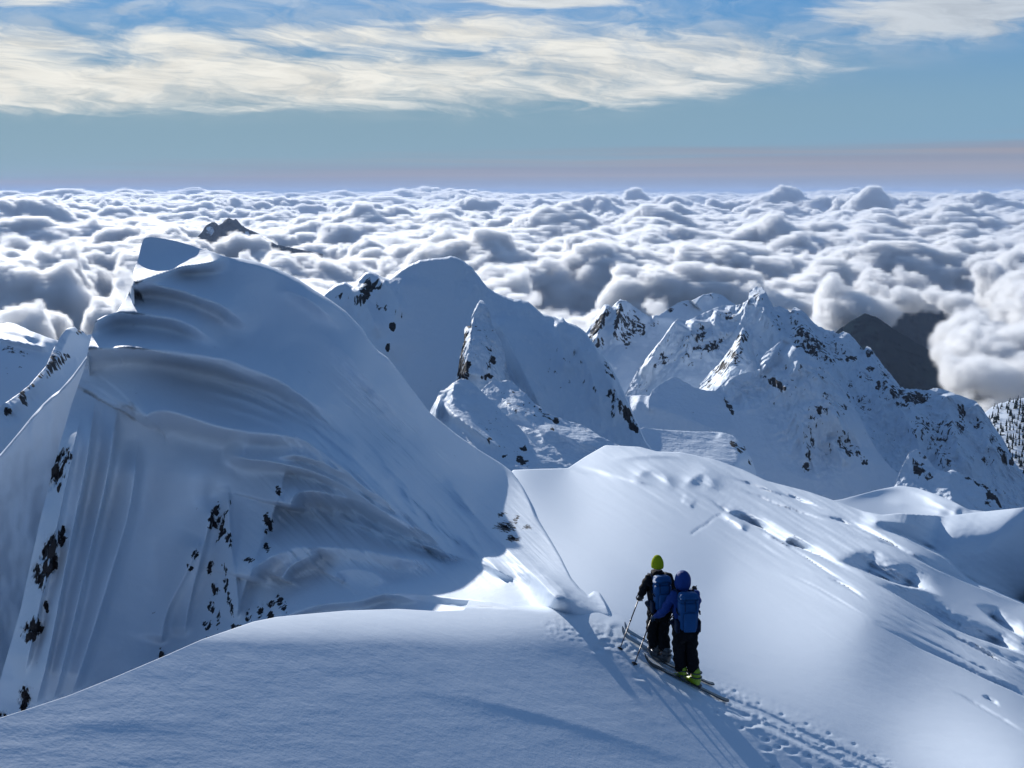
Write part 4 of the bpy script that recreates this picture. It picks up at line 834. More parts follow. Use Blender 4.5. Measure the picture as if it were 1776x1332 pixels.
# ------------------------------------------------------------------ the sea of clouds: vapour with a white core
TOWERS = [(1365, 318, 26000, 900), (1330, 330, 27000, 700), (1515, 320, 22000, 800), (1480, 330, 24000, 600), (1100, 326, 30000, 900), (1060, 336, 28000, 800), (625, 345, 15000, 420), (800, 331, 32000, 900), (755, 336, 33000, 700),
          (1345, 358, 11500, 420), (1385, 385, 10500, 380), (1310, 378, 11800, 350), (215, 340, 40000, 900), (430, 345, 36000, 800), (530, 338, 36000, 700), (1180, 345, 18000, 600), (940, 338, 30000, 700), (1640, 334, 26000, 900),
          (640, 395, 9000, 330), (1190, 400, 9500, 420), (330, 420, 8000, 330), (1260, 452, 5200, 240), (1000, 400, 9000, 380), (240, 480, 5200, 260)]
GAPS = [(-13.6, 7300, 1.9, 0.10, 200), (18.4, 3500, 3.0, 0.66, 900), (20.2, 4900, 3.2, 0.38, 900), (23.5, 2300, 2.5, 0.22, 900), (-20.8, 3700, 1.9, 0.34, 330), (-19.6, 6500, 1.0, 0.14, 300), (-11.0, 11800, 3.2, 0.16, 600), (2.5, 5000, 2.0, 0.2, 350), (22.0, 9000, 1.5, 0.06, 200)]
_rs = np.random.RandomState(12)
for _k in range(110):                                   # many small heads along the horizon
    _r = math.exp(_rs.uniform(math.log(15000), math.log(52000)))
    TOWERS.append((_rs.uniform(-40, 1816), 335 + 2000 * _rs.uniform(150, 340) / _r, _r, _rs.uniform(0.25, 0.6) * 0.021 * _r))
def cloud_top(x, y):
    big = fbm(x / 6000, y / 6000, 0.0, 3, 11)
    h = -600 + 100 * big
    m = sst(-0.25, 0.45, fbm(x / 4200, y / 4200, 4.0, 2, 15))
    h = h + 130 * domes2(x / 1700 + 0.3 * big, y / 1700, 21, 0.5, 0.95, 0.9) * m
    wx = x + 120 * vnoise3(x / 400, y / 400, x * 0, 31); wy = y + 120 * vnoise3(x / 400, y / 400, x * 0 + 5, 32)
    v1 = sst(-0.30, 0.30, fbm(x / 2700 + 3, y / 2700, 0.0, 3, 49)); v2 = sst(-0.3, 0.3, fbm(x / 1900, y / 1900, 2.0, 3, 50))     # heaps here, smooth sheets there
    v1 = v1 * (0.35 + 0.65 * sst(3600, 8500, np.hypot(x, y)))
    h = h + (60 + 160 * v1) * domes2(wx / 720, wy / 720, 41, 0.4, 1.0, 1.0) + (25 + 85 * v2) * domes2(wx / 340, wy / 340, 45, 0.4, 1.0, 0.9) + 90 * v1 * domes2(wx / 1150, wy / 1150, 53, 0.4, 0.9, 1.0)
    h = h + 330 * domes2(x / 2600 + 0.5, y / 2600, 47, 0.45, 0.9, 0.9) * sst(14000, 34000, np.hypot(x, y))
    for tx, ty, r, rad in TOWERS:                      # single taller heads
        d = pix_dir(tx, ty); d = d / math.hypot(d[0], d[1]) * r
        near = (np.abs(x - d[0]) < 2.2 * rad) & (np.abs(y - d[1]) < 2.2 * rad)
        if not near.any(): continue
        rs = np.random.RandomState(int(tx) + int(ty)); xx = x[near]; yy = y[near]; hh = h[near]
        for k in range(18):
            a = rs.uniform(0, 6.28); e = rs.uniform(0, 1.05) * rad if k else 0.0; rr = rad * (rs.uniform(0.18, 0.42) if k else 0.4)
            q = ((xx - d[0] - e * math.cos(a)) ** 2 + (yy - d[1] - e * math.sin(a)) ** 2) / rr ** 2
            zt = d[2] - 20 - (0.5 * e + rs.uniform(0, 80) if k else 0)
            hh = np.maximum(hh, zt - 1.0 * rr * (1 - np.sqrt(np.maximum(0, 1 - q))) - np.where(q > 1, 2000, 0))
        h[near] = hh
    azd = np.degrees(np.arctan2(x, y)); lr = np.log(np.hypot(x, y) + 1)
    azd = azd + 2.0 * fbm(x / 900, y / 900, x * 0 + 8, 3, 38, 0.6); lr = lr + 0.28 * fbm(x / 700, y / 700, x * 0 + 9, 3, 39, 0.6)
    for ga, gr, sa, sr, dep in GAPS:                   # holes down to the valleys
        q = ((azd - ga) / sa) ** 2 + ((lr - math.log(gr)) / sr) ** 2
        h = h - dep * (1 - sst(0.3, 1.5, q))
    return h
def fblur(a, ax):
    f = lambda q: 0.5 * q + 0.25 * (np.roll(q, 1, ax) + np.roll(q, -1, ax))
    return f(f(f(a)))
PUFFS = [(1492, 506, 4200, 120), (1548, 484, 4600, 110), (1640, 500, 4300, 90), (1716, 548, 3800, 130), (1598, 470, 4700, 120), (1768, 566, 3400, 170), (1740, 606, 3100, 110), (1452, 545, 3900, 110), (1532, 528, 4000, 60)]
def cloud_floor(x, y, H):
    B = np.full(x.shape, -3000.0, F32); H = H.copy()
    for tx, ty, r, rad in PUFFS:                       # loose scraps of cloud drifting in the hole
        d = pix_dir(tx, ty); d = d / math.hypot(d[0], d[1]) * r
        q = ((x - d[0]) ** 2 + ((y - d[1]) * 0.8) ** 2) / (1.25 * rad) ** 2
        up = d[2] - 0.55 * rad + 0.55 * rad * np.sqrt(np.maximum(0, 1 - q)); dn = d[2] - 0.55 * rad - 0.55 * rad * np.sqrt(np.maximum(0, 1 - q))
        m = (q < 1) & (H < up - 40)
        H = np.where(m, up, H); B = np.where(m, dn, B)
    return H.astype(F32), B
def cloud_block(name, x0, x1, y0, y1, z0, z1, vx, vz, mat, parent, soft):
    nx, ny, nz = int((x1 - x0) / vx) + 1, int((y1 - y0) / vx) + 1, int((z1 - z0) / vz) + 1
    xs = np.linspace(x0, x1, nx).astype(F32); ys = np.linspace(y0, y1, ny).astype(F32); zs = np.linspace(z0, z1, nz).astype(F32)
    X, Y = np.meshgrid(xs, ys)
    H = fblur(fblur(cloud_top(X, Y), 0), 1)
    gy, gx = np.gradient(H, ys, xs); K = 1.0 / np.sqrt(1 + np.clip(gx ** 2 + gy ** 2, 0, 20.0))
    H, B = cloud_floor(X, Y, H)
    K = np.where(B > -2900, 0.8, K)
    d = (np.minimum(H[None] - zs[:, None, None], zs[:, None, None] - B[None]) * K[None]).astype(F32)
    d3 = np.where(d > 0, 1.0, 0.0).astype(F32)
    out_cone = np.abs(X) > 0.47 * Y + 500              # well outside the view: keep it simple
    sel = (d > -100) & (d < 195) & ~out_cone[None]
    iz, iy, ix = np.nonzero(sel)
    px, py, pz = xs[ix], ys[iy], zs[iz]
    qx = px + 45 * vnoise3(px / 150, py / 150, pz / 150, 3); qz = pz + 45 * vnoise3(px / 150, py / 150, pz / 150, 4)
    s = d[sel] + 120 * (domes3(qx / 300, py / 300, qz / 300, 71) - 0.78)
    def more(lo, hi, f):                               # finer billows only where they can still change the edge
        k = np.nonzero((s > lo) & (s < hi))[0]
        s[k] += f(px[k], py[k], pz[k], qx[k], qz[k])
    more(-75, 125, lambda px, py, pz, qx, qz: 62 * (domes3(qx / 125, py / 125, qz / 125, 81) - 0.75) + 120 * fbm(px / 300, py / 300, pz / 150, 5, 91, 0.6))
    if vx < 40:
        more(-20, 60 + soft, lambda px, py, pz, qx, qz: 32 * (domes3(qx / 55, py / 55, qz / 55, 83) - 0.75) + 12 * vnoise3(px / 30, py / 30, pz / 26, 95))
    d3[sel] = np.clip(s / soft, 0, 1) ** 1.4
    n = nx * ny * nz
    me = bpy.data.meshes.new(name); me.vertices.add(n)
    at = me.attributes.new('d', 'FLOAT', 'POINT'); at.data.foreach_set('value', d3.reshape(-1))
    ob = bpy.data.objects.new(name, me); COL.objects.link(ob); ob.parent = parent
    g = bpy.data.node_groups.new(name, 'GeometryNodeTree')
    g.interface.new_socket('Geometry', in_out='INPUT', socket_type='NodeSocketGeometry')
    g.interface.new_socket('Geometry', in_out='OUTPUT', socket_type='NodeSocketGeometry')
    tt = NT(g); gi = tt.node('NodeGroupInput'); go = tt.node('NodeGroupOutput')
    pos = tt.node('GeometryNodeInputPosition'); sp = tt.node('ShaderNodeSeparateXYZ'); tt.l.new(pos.outputs[0], sp.inputs[0])
    def idx(o, a, b, k):
        q = tt.math('MULTIPLY', tt.math('SUBTRACT', o, a), (k - 1) / (b - a))
        return tt.math('MINIMUM', tt.math('MAXIMUM', tt.math('ROUND', q), 0.0), k - 1.0)
    i0 = idx(sp.outputs[0], x0, x1, nx); i1 = idx(sp.outputs[1], y0, y1, ny); i2 = idx(sp.outputs[2], z0, z1, nz)
    def im(op, a, b):
        nd = tt.n.new('FunctionNodeIntegerMath'); nd.operation = op
        tt.put(nd.inputs[0], a); tt.put(nd.inputs[1], b); return nd.outputs[0]
    ii = im('ADD', im('MULTIPLY', im('ADD', im('MULTIPLY', i2, ny), i1), nx), i0)
    na = tt.node('GeometryNodeInputNamedAttribute', data_type='FLOAT'); na.inputs[0].default_value = 'd'
    si = tt.node('GeometryNodeSampleIndex', data_type='FLOAT', domain='POINT')
    tt.l.new(gi.outputs[0], si.inputs['Geometry']); tt.l.new(na.outputs[0], si.inputs['Value']); tt.l.new(ii, si.inputs['Index'])
    vc = tt.node('GeometryNodeVolumeCube')
    tt.l.new(si.outputs[0], vc.inputs['Density'])
    vc.inputs['Min'].default_value = (x0, y0, z0); vc.inputs['Max'].default_value = (x1, y1, z1)
    vc.inputs['Resolution X'].default_value = nx; vc.inputs['Resolution Y'].default_value = ny; vc.inputs['Resolution Z'].default_value = nz
    sm = tt.node('GeometryNodeSetMaterial'); sm.inputs['Material'].default_value = mat
    tt.l.new(vc.outputs[0], sm.inputs[0]); tt.l.new(sm.outputs[0], go.inputs[0])
    md = ob.modifiers.new('volume', 'NODES'); md.node_group = g
    me.materials.append(mat)
    ob['kind'] = 'stuff'
    return ob
def build_clouds():
    m, tt, out = new_mat('cloud_vapour')
    pv = tt.node('ShaderNodeVolumePrincipled')
    at = tt.node('ShaderNodeAttribute', attribute_name='density')
    pv.inputs['Color'].default_value = (1, 1, 1, 1); pv.inputs['Anisotropy'].default_value = 0.48
    tt.l.new(tt.math('MULTIPLY', at.outputs['Fac'], 0.065), pv.inputs['Density']); pv.inputs['Density Attribute'].default_value = ''
    tt.l.new(pv.outputs[0], out.inputs['Volume'])
    nc, nr = 640, 460
    A, r = np.meshgrid(np.radians(np.linspace(-29, 29, nc)), np.exp(np.linspace(math.log(1900), math.log(112000), nr)))
    x = (r * np.sin(A)).astype(F32); y = (r * np.cos(A)).astype(F32)
    m2, tt, out = new_mat('cloud_white'); p = tt.node('ShaderNodeBsdfDiffuse'); p.inputs[0].default_value = (.92, .92, .92, 1); tt.l.new(p.outputs[0], out.inputs[0])
    h = cloud_top(x, y)
    for ox, oy in ((140, 0), (-140, 0), (0, 140), (0, -140)):
        h = np.minimum(h, cloud_top(x + F32(ox), y + F32(oy)))
    core = grid_mesh('cloud_sea', np.stack([x, y, h - 110], -1)[::-1], m2, keep=(h > -760)[::-1])
    tag(core, 'sea of bright cumulus tops filling the valleys out to the horizon', None, None, 'stuff')
    cloud_block('vapour', -2700, 2700, 1900, 5000, -840, -150, 12, 12, m, core, 15)
    cloud_block('vapour', -4700, 4700, 5000, 10000, -840, -80, 20, 18, m, core, 20)
    cloud_block('vapour', -14500, 14500, 10000, 30000, -780, 260, 46, 32, m, core, 32)
    cloud_block('vapour', -52000, 52000, 30000, 110000, -780, 330, 150, 50, m, core, 50)
build_clouds()

# ------------------------------------------------------------------ the air itself
def build_haze():
    x0, x1, y0, y1, z0, z1 = -130000, 130000, -130000, 130000, -2400, 340
    V = [(x, y, z) for z in (z0, z1) for y in (y0, y1) for x in (x0, x1)]
    Fc = [(0, 2, 3, 1), (4, 5, 7, 6), (0, 1, 5, 4), (2, 6, 7, 3), (0, 4, 6, 2), (1, 3, 7, 5)]
    me = bpy.data.meshes.new('haze'); me.from_pydata(V, [], Fc); me.update()
    m, tt, out = new_mat('thin_air')
    p = tt.node('ShaderNodeVolumePrincipled'); p.inputs['Color'].default_value = (0.54, 0.70, 0.98, 1); p.inputs['Density'].default_value = 2.4e-5
    tt.l.new(p.outputs[0], out.inputs['Volume']); me.materials.append(m)
    o = bpy.data.objects.new('haze', me); COL.objects.link(o); tag(o, 'thin blue haze in the air over the valleys', None, None, 'stuff')
build_haze()
# ------------------------------------------------------------------ the two ski tourers and their gear
def plain_mat(name, col, rough=0.7, spec=0.3, weave=0.0, metal=0.0, sc=300.0):
    m, tt, out = new_mat(name)
    p = tt.node('ShaderNodeBsdfPrincipled'); p.inputs['Roughness'].default_value = rough; p.inputs['Specular IOR Level'].default_value = spec; p.inputs['Metallic'].default_value = metal
    tcn = tt.node('ShaderNodeTexCoord')
    n, _ = tt.noise(tcn.outputs['Object'], 9.0, 4.0, 0.6)
    tt.l.new(tt.mix(n, tuple(c * 0.75 for c in col), tuple(c * 1.25 for c in col)), p.inputs['Base Color'])
    if weave:
        n2, _ = tt.noise(tcn.outputs['Object'], 22.0, 3.0, 0.6)
        b = tt.node('ShaderNodeBump'); b.inputs['Distance'].default_value = weave; b.inputs['Strength'].default_value = 0.8
        tt.l.new(n2, b.inputs['Height']); tt.l.new(b.outputs[0], p.inputs['Normal'])
    tt.l.new(p.outputs[0], out.inputs[0]); return m
M_BLACK = plain_mat('black_shell_cloth', (0.006, 0.006, 0.008), 0.8, 0.2, 0.02)
M_NAVY = plain_mat('blue_shell_cloth', (0.010, 0.048, 0.230), 0.65, 0.25, 0.02)
M_PACK = plain_mat('blue_pack_cloth', (0.007, 0.085, 0.250), 0.6, 0.3, 0.012)
M_PACKD = plain_mat('dark_blue_webbing', (0.006, 0.018, 0.05), 0.7, 0.2)
M_LIME = plain_mat('lime_knit', (0.36, 0.42, 0.015), 0.9, 0.1, 0.006)
M_BOOT = plain_mat('lime_plastic', (0.34, 0.46, 0.02), 0.35, 0.5)
M_BOOTG = plain_mat('grey_plastic', (0.10, 0.11, 0.12), 0.4, 0.5)
M_SKIN = plain_mat('skin', (0.45, 0.28, 0.20), 0.55, 0.4)
M_SHAFT = plain_mat('dark_red_shaft', (0.05, 0.018, 0.016), 0.35, 0.5)
M_GRIP = plain_mat('black_rubber', (0.014, 0.014, 0.014), 0.6, 0.3)
M_SKI = plain_mat('dark_ski_top', (0.045, 0.055, 0.065), 0.35, 0.5)
M_SKIG = plain_mat('pale_ski_top', (0.30, 0.33, 0.36), 0.35, 0.5)
M_METAL = plain_mat('dark_metal', (0.12, 0.12, 0.13), 0.35, 0.5, 0, 0.8)
M_GLOVE = plain_mat('blue_grey_glove', (0.05, 0.09, 0.16), 0.7, 0.2)

def finish(bm, name, mat, parent, smooth=True):
    me = bpy.data.meshes.new(name); bm.to_mesh(me); bm.free()
    me.polygons.foreach_set('use_smooth', [smooth] * len(me.polygons)); me.materials.append(mat)
    o = bpy.data.objects.new(name, me); COL.objects.link(o); o.parent = parent
    return o
def skin_obj(name, verts, edges, radii, mat, parent, sub=2, root=0, post=None):
    """one continuous surface grown round a skeleton"""
    me = bpy.data.meshes.new(name); me.from_pydata([tuple(v) for v in verts], edges, []); me.update()
    o = bpy.data.objects.new(name, me); COL.objects.link(o)
    md = o.modifiers.new('skin', 'SKIN'); md.use_smooth_shade = True
    if not me.skin_vertices:
        bm = bmesh.new(); bm.from_mesh(me); bm.verts.layers.skin.verify(); bm.to_mesh(me); bm.free()
    for i, rr in enumerate(radii):
        sv = me.skin_vertices[0].data[i]; sv.radius = rr if isinstance(rr, tuple) else (rr, rr); sv.use_root = (i == root)
    sd = o.modifiers.new('sub', 'SUBSURF'); sd.levels = sub; sd.render_levels = sub
    dg = bpy.context.evaluated_depsgraph_get()
    nm = bpy.data.meshes.new_from_object(o.evaluated_get(dg))
    nm.name = name
    bpy.data.objects.remove(o); bpy.data.meshes.remove(me)
    nm.materials.clear(); nm.materials.append(mat); nm.polygons.foreach_set('use_smooth', [True] * len(nm.polygons))
    if post:
        for v in nm.vertices: v.co = post(v.co)
    o = bpy.data.objects.new(name, nm); COL.objects.link(o); o.parent = parent
    return o
def rbox(name, c, s, mat, parent, bev=0.03, taper=None, seg=3, rot=None, puff=0.0):
    bm = bmesh.new(); bmesh.ops.create_cube(bm, size=1.0)
    bmesh.ops.subdivide_edges(bm, edges=bm.edges[:], cuts=2, use_grid_fill=True)
    for v in bm.verts:
        x, y, z = v.co
        k = 1 + puff * (1 - 4 * x * x) * (1 - 4 * z * z)
        v.co = Vector((x * s[0], y * s[1] * k, z * s[2]))
        if taper:
            q = (z + 0.5); v.co.x *= taper[0] + (taper[1] - taper[0]) * q; v.co.y *= taper[0] + (taper[1] - taper[0]) * q
    edges = [e for e in bm.edges if len(e.link_faces) == 2 and e.calc_face_angle(0) > 0.9]
    bmesh.ops.bevel(bm, geom=edges, offset=bev, segments=seg, profile=0.6, affect='EDGES')
    Mx = Matrix.Translation(c) @ (rot.to_4x4() if rot else Matrix.Identity(4))
    bmesh.ops.transform(bm, matrix=Mx, verts=bm.verts)
    return finish(bm, name, mat, parent)
def tube(bm, a, b, r0, r1, n=8):
    a = Vector(a); b = Vector(b); d = (b - a); q = d.to_track_quat('Z', 'Y').to_matrix()
    rings = []
    for p, r in ((a, r0), (b, r1)):
        rings.append([bm.verts.new(p + q @ Vector((r * math.cos(2 * math.pi * k / n), r * math.sin(2 * math.pi * k / n), 0))) for k in range(n)])
    for k in range(n): bm.faces.new((rings[0][k], rings[0][(k + 1) % n], rings[1][(k + 1) % n], rings[1][k]))
    bm.faces.new(rings[0][::-1]); bm.faces.new(rings[1])
def tubeo(name, segs, mat, parent, n=8):
    bm = bmesh.new()
    for a, b, r0, r1 in segs: tube(bm, a, b, r0, r1, n)
    return finish(bm, name, mat, parent)
def ribbon(name, pts, w, th, mat, parent, up=(0, 0, 1)):
    """a flat strap along points"""
    bm = bmesh.new(); P = [Vector(p) for p in pts]; rows = []
    for i, p in enumerate(P):
        t_ = (P[min(i + 1, len(P) - 1)] - P[max(i - 1, 0)]).normalized(); u = Vector(up); s_ = t_.cross(u)
        s_ = s_.normalized() if s_.length > 1e-4 else Vector((1, 0, 0)); n_ = s_.cross(t_).normalized()
        rows.append([bm.verts.new(p + s_ * (a * w / 2) + n_ * (b * th / 2)) for a, b in ((-1, -1), (1, -1), (1, 1), (-1, 1))])
    for i in range(len(rows) - 1):
        for k in range(4): bm.faces.new((rows[i][k], rows[i][(k + 1) % 4], rows[i + 1][(k + 1) % 4], rows[i + 1][k]))
    bm.faces.new(rows[0][::-1]); bm.faces.new(rows[-1])
    return finish(bm, name, mat, parent)

def ground(px, py):
    d = (SL.px - px) ** 2 + (SL.py - py) ** 2; i = int(np.argmin(d)); k = np.unravel_index(i, d.shape)
    return Vector(pix_pt(px, py, SL.D[k])), float(SL.D[k])
def heading(o, az):                                    # local +Y turned to an azimuth
    o.rotation_euler = (0, 0, -az)

def make_person(base, az, scale, J, mats, label, hood):
    """J: joints in local metres (x right, y forward, z up)"""
    jm, tm, hm, bmx = mats
    V = [J['pelvis'], J['waist'], J['chest'], J['neck'], J['skull'], J['crown']]
    E = [(0, 1), (1, 2), (2, 3), (3, 4), (4, 5)]; Rr = [(.13, .10), (.12, .09), (.15, .10), .055, (.072, .088), (.05, .06)]
    for sd in ('l', 'r'):
        n = len(V); V += [J['sh_' + sd], J['el_' + sd], J['wr_' + sd]]; E += [(2, n), (n, n + 1), (n + 1, n + 2)]; Rr += [.06, .045, .03]
        n = len(V); V += [J['hip_' + sd], J['kn_' + sd], J['an_' + sd], (Vector(J['an_' + sd]) + Vector((0, .15, -.06)))]; E += [(0, n), (n, n + 1), (n + 1, n + 2), (n + 2, n + 3)]; Rr += [.09, .06, .045, .035]
    body = skin_obj('person', V, E, Rr, M_SKIN, None)
    body.location = base; heading(body, az); body.scale = (scale,) * 3
    tag(body, label, 'person', 'ski tourers climbing the crest')
    # face: nose, chin, ears under the cloth
    f = Vector(J['skull'])
    bm = bmesh.new()
    bm.free()
    for nm, c, s3 in (('nose', f + Vector((0, .095, -.005)), (.016, .022, .028)), ('ear', f + Vector((.078, .0, -.005)), (.014, .024, .035)), ('ear', f + Vector((-.078, .0, -.005)), (.014, .024, .035)), ('chin', f + Vector((0, .07, -.075)), (.035, .03, .022))):
        bm = bmesh.new(); bmesh.ops.create_icosphere(bm, subdivisions=2, radius=1.0, matrix=Matrix.Translation(c) @ Matrix.Diagonal((*s3, 1)))
        finish(bm, nm, M_SKIN, body)
    # jacket
    V = [J['hem'], J['waist'], J['chest'], J['collar']]; E = [(0, 1), (1, 2), (2, 3)]; Rr = [(.205, .15), (.185, .135), (.205, .145), (.085, .085)]
    for sd in ('l', 'r'):
        n = len(V); sh, e_, w_ = Vector(J['sh_' + sd]), Vector(J['el_' + sd]), Vector(J['wr_' + sd])
        V += [sh, sh.lerp(e_, .5), e_, e_.lerp(w_, .6), w_]; E += [(2, n), (n, n + 1), (n + 1, n + 2), (n + 2, n + 3), (n + 3, n + 4)]; Rr += [.088, .078, .068, .060, .050]
    rsn = random.Random(4)
    def crease(co):
        n_ = 0.010 * math.sin(co.z * 46 + co.x * 19 + 3 * co.y) + 0.007 * math.sin(co.z * 23 - co.x * 37)
        c = Vector((co.x, co.y - 0.03, 0)); l = c.length
        return co + (c / l * n_ if l > .03 else Vector((0, 0, 0)))
    skin_obj('jacket', V, E, Rr, jm, body, 2, 1, crease)
    # trousers
    V = [J['pelvis']]; E = []; Rr = [(.175, .145)]
    for sd in ('l', 'r'):
        n = len(V); h, k_, a_ = Vector(J['hip_' + sd]), Vector(J['kn_' + sd]), Vector(J['an_' + sd])
        V += [h, h.lerp(k_, .5), k_, k_.lerp(a_, .5), a_]; E += [(0, n), (n, n + 1), (n + 1, n + 2), (n + 2, n + 3), (n + 3, n + 4)]; Rr += [.125, .118, .104, .106, .112]
    skin_obj('trousers', V, E, Rr, tm, body, 2, 0, crease)
    # headwear
    bm = bmesh.new(); bmesh.ops.create_uvsphere(bm, u_segments=24, v_segments=16, radius=1.0)
    if hood:
        for v in bm.verts:
            x, y, z = v.co; k = 1.0 + (0.16 * max(0, -z)); v.co = Vector((x * .125 * k, y * .142 * k - 0.008 * z, z * .158 if z > 0 else z * .20))
            if v.co.y > .06: v.co.y = .06 + (v.co.y - .06) * .4
        bmesh.ops.translate(bm, vec=f + Vector((0, -.005, .01)), verts=bm.verts); finish(bm, 'hood', hm, body)
    else:
        for v in bm.verts:
            x, y, z = v.co; rib = 1 + 0.012 * math.sin(math.atan2(y, x) * 22); k = (1.04 if -0.45 < z < -0.12 else 1.0) * rib
            v.co = Vector((x * .103 * k, y * .116 * k, max(z, -0.42) * .15 + (0.008 if z > .8 else 0)))
        bmesh.ops.translate(bm, vec=f + Vector((0, -.005, .025)), verts=bm.verts); finish(bm, 'beanie', hm, body)
        rbox('collar', f + Vector((0, -.02, -.13)), (.20, .19, .11), jm, body, .05)
    # gloves with five fingers closed round a grip
    for sd in ('l', 'r'):
        w_ = Vector(J['wr_' + sd]); e_ = Vector(J['el_' + sd]); d = (w_ - e_).normalized(); V = [w_ - d * .02, w_ + d * .045, w_ + d * .085]; E = [(0, 1), (1, 2)]; Rr = [(.042, .036), (.046, .028), (.042, .024)]
        side = d.cross(Vector((0, 0, 1))); side = side.normalized() if side.length > .05 else Vector((1, 0, 0)); nrm = side.cross(d).normalized()
        for q, (off, L) in enumerate(((-.033, .034), (-.011, .040), (.011, .038), (.033, .030))):
            n = len(V); b0 = w_ + d * .085 + side * off
            V += [b0 + d * .014, b0 + d * L - nrm * .018, b0 + d * (L - .012) - nrm * .046]; E += [(2, n), (n, n + 1), (n + 1, n + 2)]; Rr += [.013, .012, .010]
        n = len(V); b0 = w_ + d * .03 - side * .035
        V += [b0 - side * .016 - nrm * .012, b0 + d * .03 - side * .012 - nrm * .038]; E += [(1, n), (n, n + 1)]; Rr += [.015, .012]
        skin_obj('glove', V, E, Rr, M_GLOVE if hood else M_GRIP, body, 1, 1)
    return body
def make_boots(body, J, mat, az_rel):
    for sd in ('l', 'r'):
        a_ = Vector(J['an_' + sd]); rz = Matrix.Rotation(-az_rel, 3, 'Z')
        V = [Vector((0, -.03, .14)), Vector((0, -.035, 0)), Vector((0, -.04, -.095)), Vector((0, .06, -.095)), Vector((0, .17, -.10)), Vector((0, -.09, -.10))]
        V = [a_ + rz @ v for v in V]
        b = skin_obj('boot', V, [(0, 1), (1, 2), (2, 3), (3, 4), (2, 5)], [(.075, .08), (.066, .07), (.055, .062), (.055, .052), (.046, .042), (.045, .045)], mat, body, 2, 2)
        for k, zz in enumerate((.06, -.01)):
            ring = [a_ + rz @ Vector((.078 * math.cos(t_), -.033 + .084 * math.sin(t_), zz)) for t_ in np.linspace(0, 2 * math.pi, 15)]
            ribbon('buckle_strap', ring, .022, .010, M_METAL, b)
def make_pack(body, J, label, wide, side_straps):
    """backpack as a thing of its own, placed where the shoulders carry it"""
    o = bpy.data.objects.new('backpack', None); COL.objects.link(o)
    o.location = body.location; o.rotation_euler = body.rotation_euler; o.scale = body.scale
    tag(o, label, 'backpack', 'blue touring packs')
    c = Vector(J['chest']); y0 = c.y - .24
    rbox('main_bag', (c.x, y0 - .02, c.z - .13), (wide, .21, .44), M_PACK, o, .055, (.86, 1.0), puff=.16)
    rbox('lid', (c.x, y0 - .005, c.z + .15), (wide * 1.02, .24, .15), M_PACK, o, .055, (1.0, .86), puff=.1, rot=Matrix.Rotation(R(-8), 3, 'X'))
    rbox('front_pocket', (c.x, y0 - .145, c.z - .20), (wide * .62, .07, .30), M_PACK, o, .03, puff=.2)
    for s_ in (-1, 1):
        rbox('side_pocket', (c.x + s_ * wide * .53, y0 - .01, c.z - .30), (.06, .15, .19), M_PACKD, o, .025)
        sp_ = ribbon('side_strap', [(c.x + s_ * (wide * .5 + .004), y0 + .08, c.z - .05), (c.x + s_ * (wide * .5 + .018), y0 - .02, c.z - .07), (c.x + s_ * (wide * .5 + .006), y0 - .12, c.z - .09)], .022, .006, M_PACKD, o)
        for dz in (0, .13):
            rbox('buckle', (c.x + s_ * (wide * .5 + .02), y0 - .05, c.z - .07 - dz * 1.2), (.018, .03, .03), M_GRIP, o, .005, seg=1)
        ribbon('lid_strap', [(c.x + s_ * wide * .27, y0 - .135, c.z + .13), (c.x + s_ * wide * .27, y0 - .155, c.z + .06), (c.x + s_ * wide * .27, y0 - .165, c.z - .02)], .022, .006, M_PACKD, o, (1, 0, 0))
        ribbon('shoulder_strap', [(c.x + s_ * .11, y0 + .10, c.z + .10), (c.x + s_ * .13, c.y - .06, c.z + .185), (c.x + s_ * .135, c.y + .10, c.z + .14), (c.x + s_ * .13, c.y + .165, c.z - .02), (c.x + s_ * .14, c.y + .10, c.z - .20), (c.x + s_ * .17, y0 + .10, c.z - .30)], .055, .014, M_PACKD, o, (1, 0, 0))
    w_ = Vector(J['waist'])
    belt = [(w_.x + .205 * math.cos(t_), w_.y + .155 * math.sin(t_), w_.z - .06) for t_ in np.linspace(0, 2 * math.pi, 21)]
    ribbon('hip_belt', belt, .06, .014, M_PACKD, o)
    return o
def make_pole(hand, tip, label, grip_over=0.10):
    a = Vector(hand); b = Vector(tip); d = (a - b).normalized(); L = (a - b).length
    o = bpy.data.objects.new('ski_pole', None); COL.objects.link(o); o.location = b
    tag(o, label, 'ski pole', 'poles of the two ski tourers')
    z = Vector((0, 0, 0))
    tubeo('shaft', [(z, d * L * .55, .0075, .0085), (d * L * .55, d * (L - .05), .0100, .0100), (d * (L * .55 - .02), d * (L * .55 + .02), .013, .013)], M_SHAFT, o)
    tubeo('grip', [(d * (L - .09), d * (L + .02), .016, .019), (d * (L + .02), d * (L + .05), .021, .014)], M_GRIP, o)
    tubeo('basket', [(d * .06, d * .068, .040, .044), (d * .064, d * .085, .018, .010)], M_GRIP, o, 12)
    s_ = d.cross(Vector((0, 1, 0))).normalized(); up = d
    ribbon('wrist_strap', [d * (L + .03), d * (L + .0) + s_ * .035, d * (L - .07) + s_ * .045, d * (L - .10) + s_ * .015], .016, .004, M_GRIP, o, (0, 1, 0))
    return o
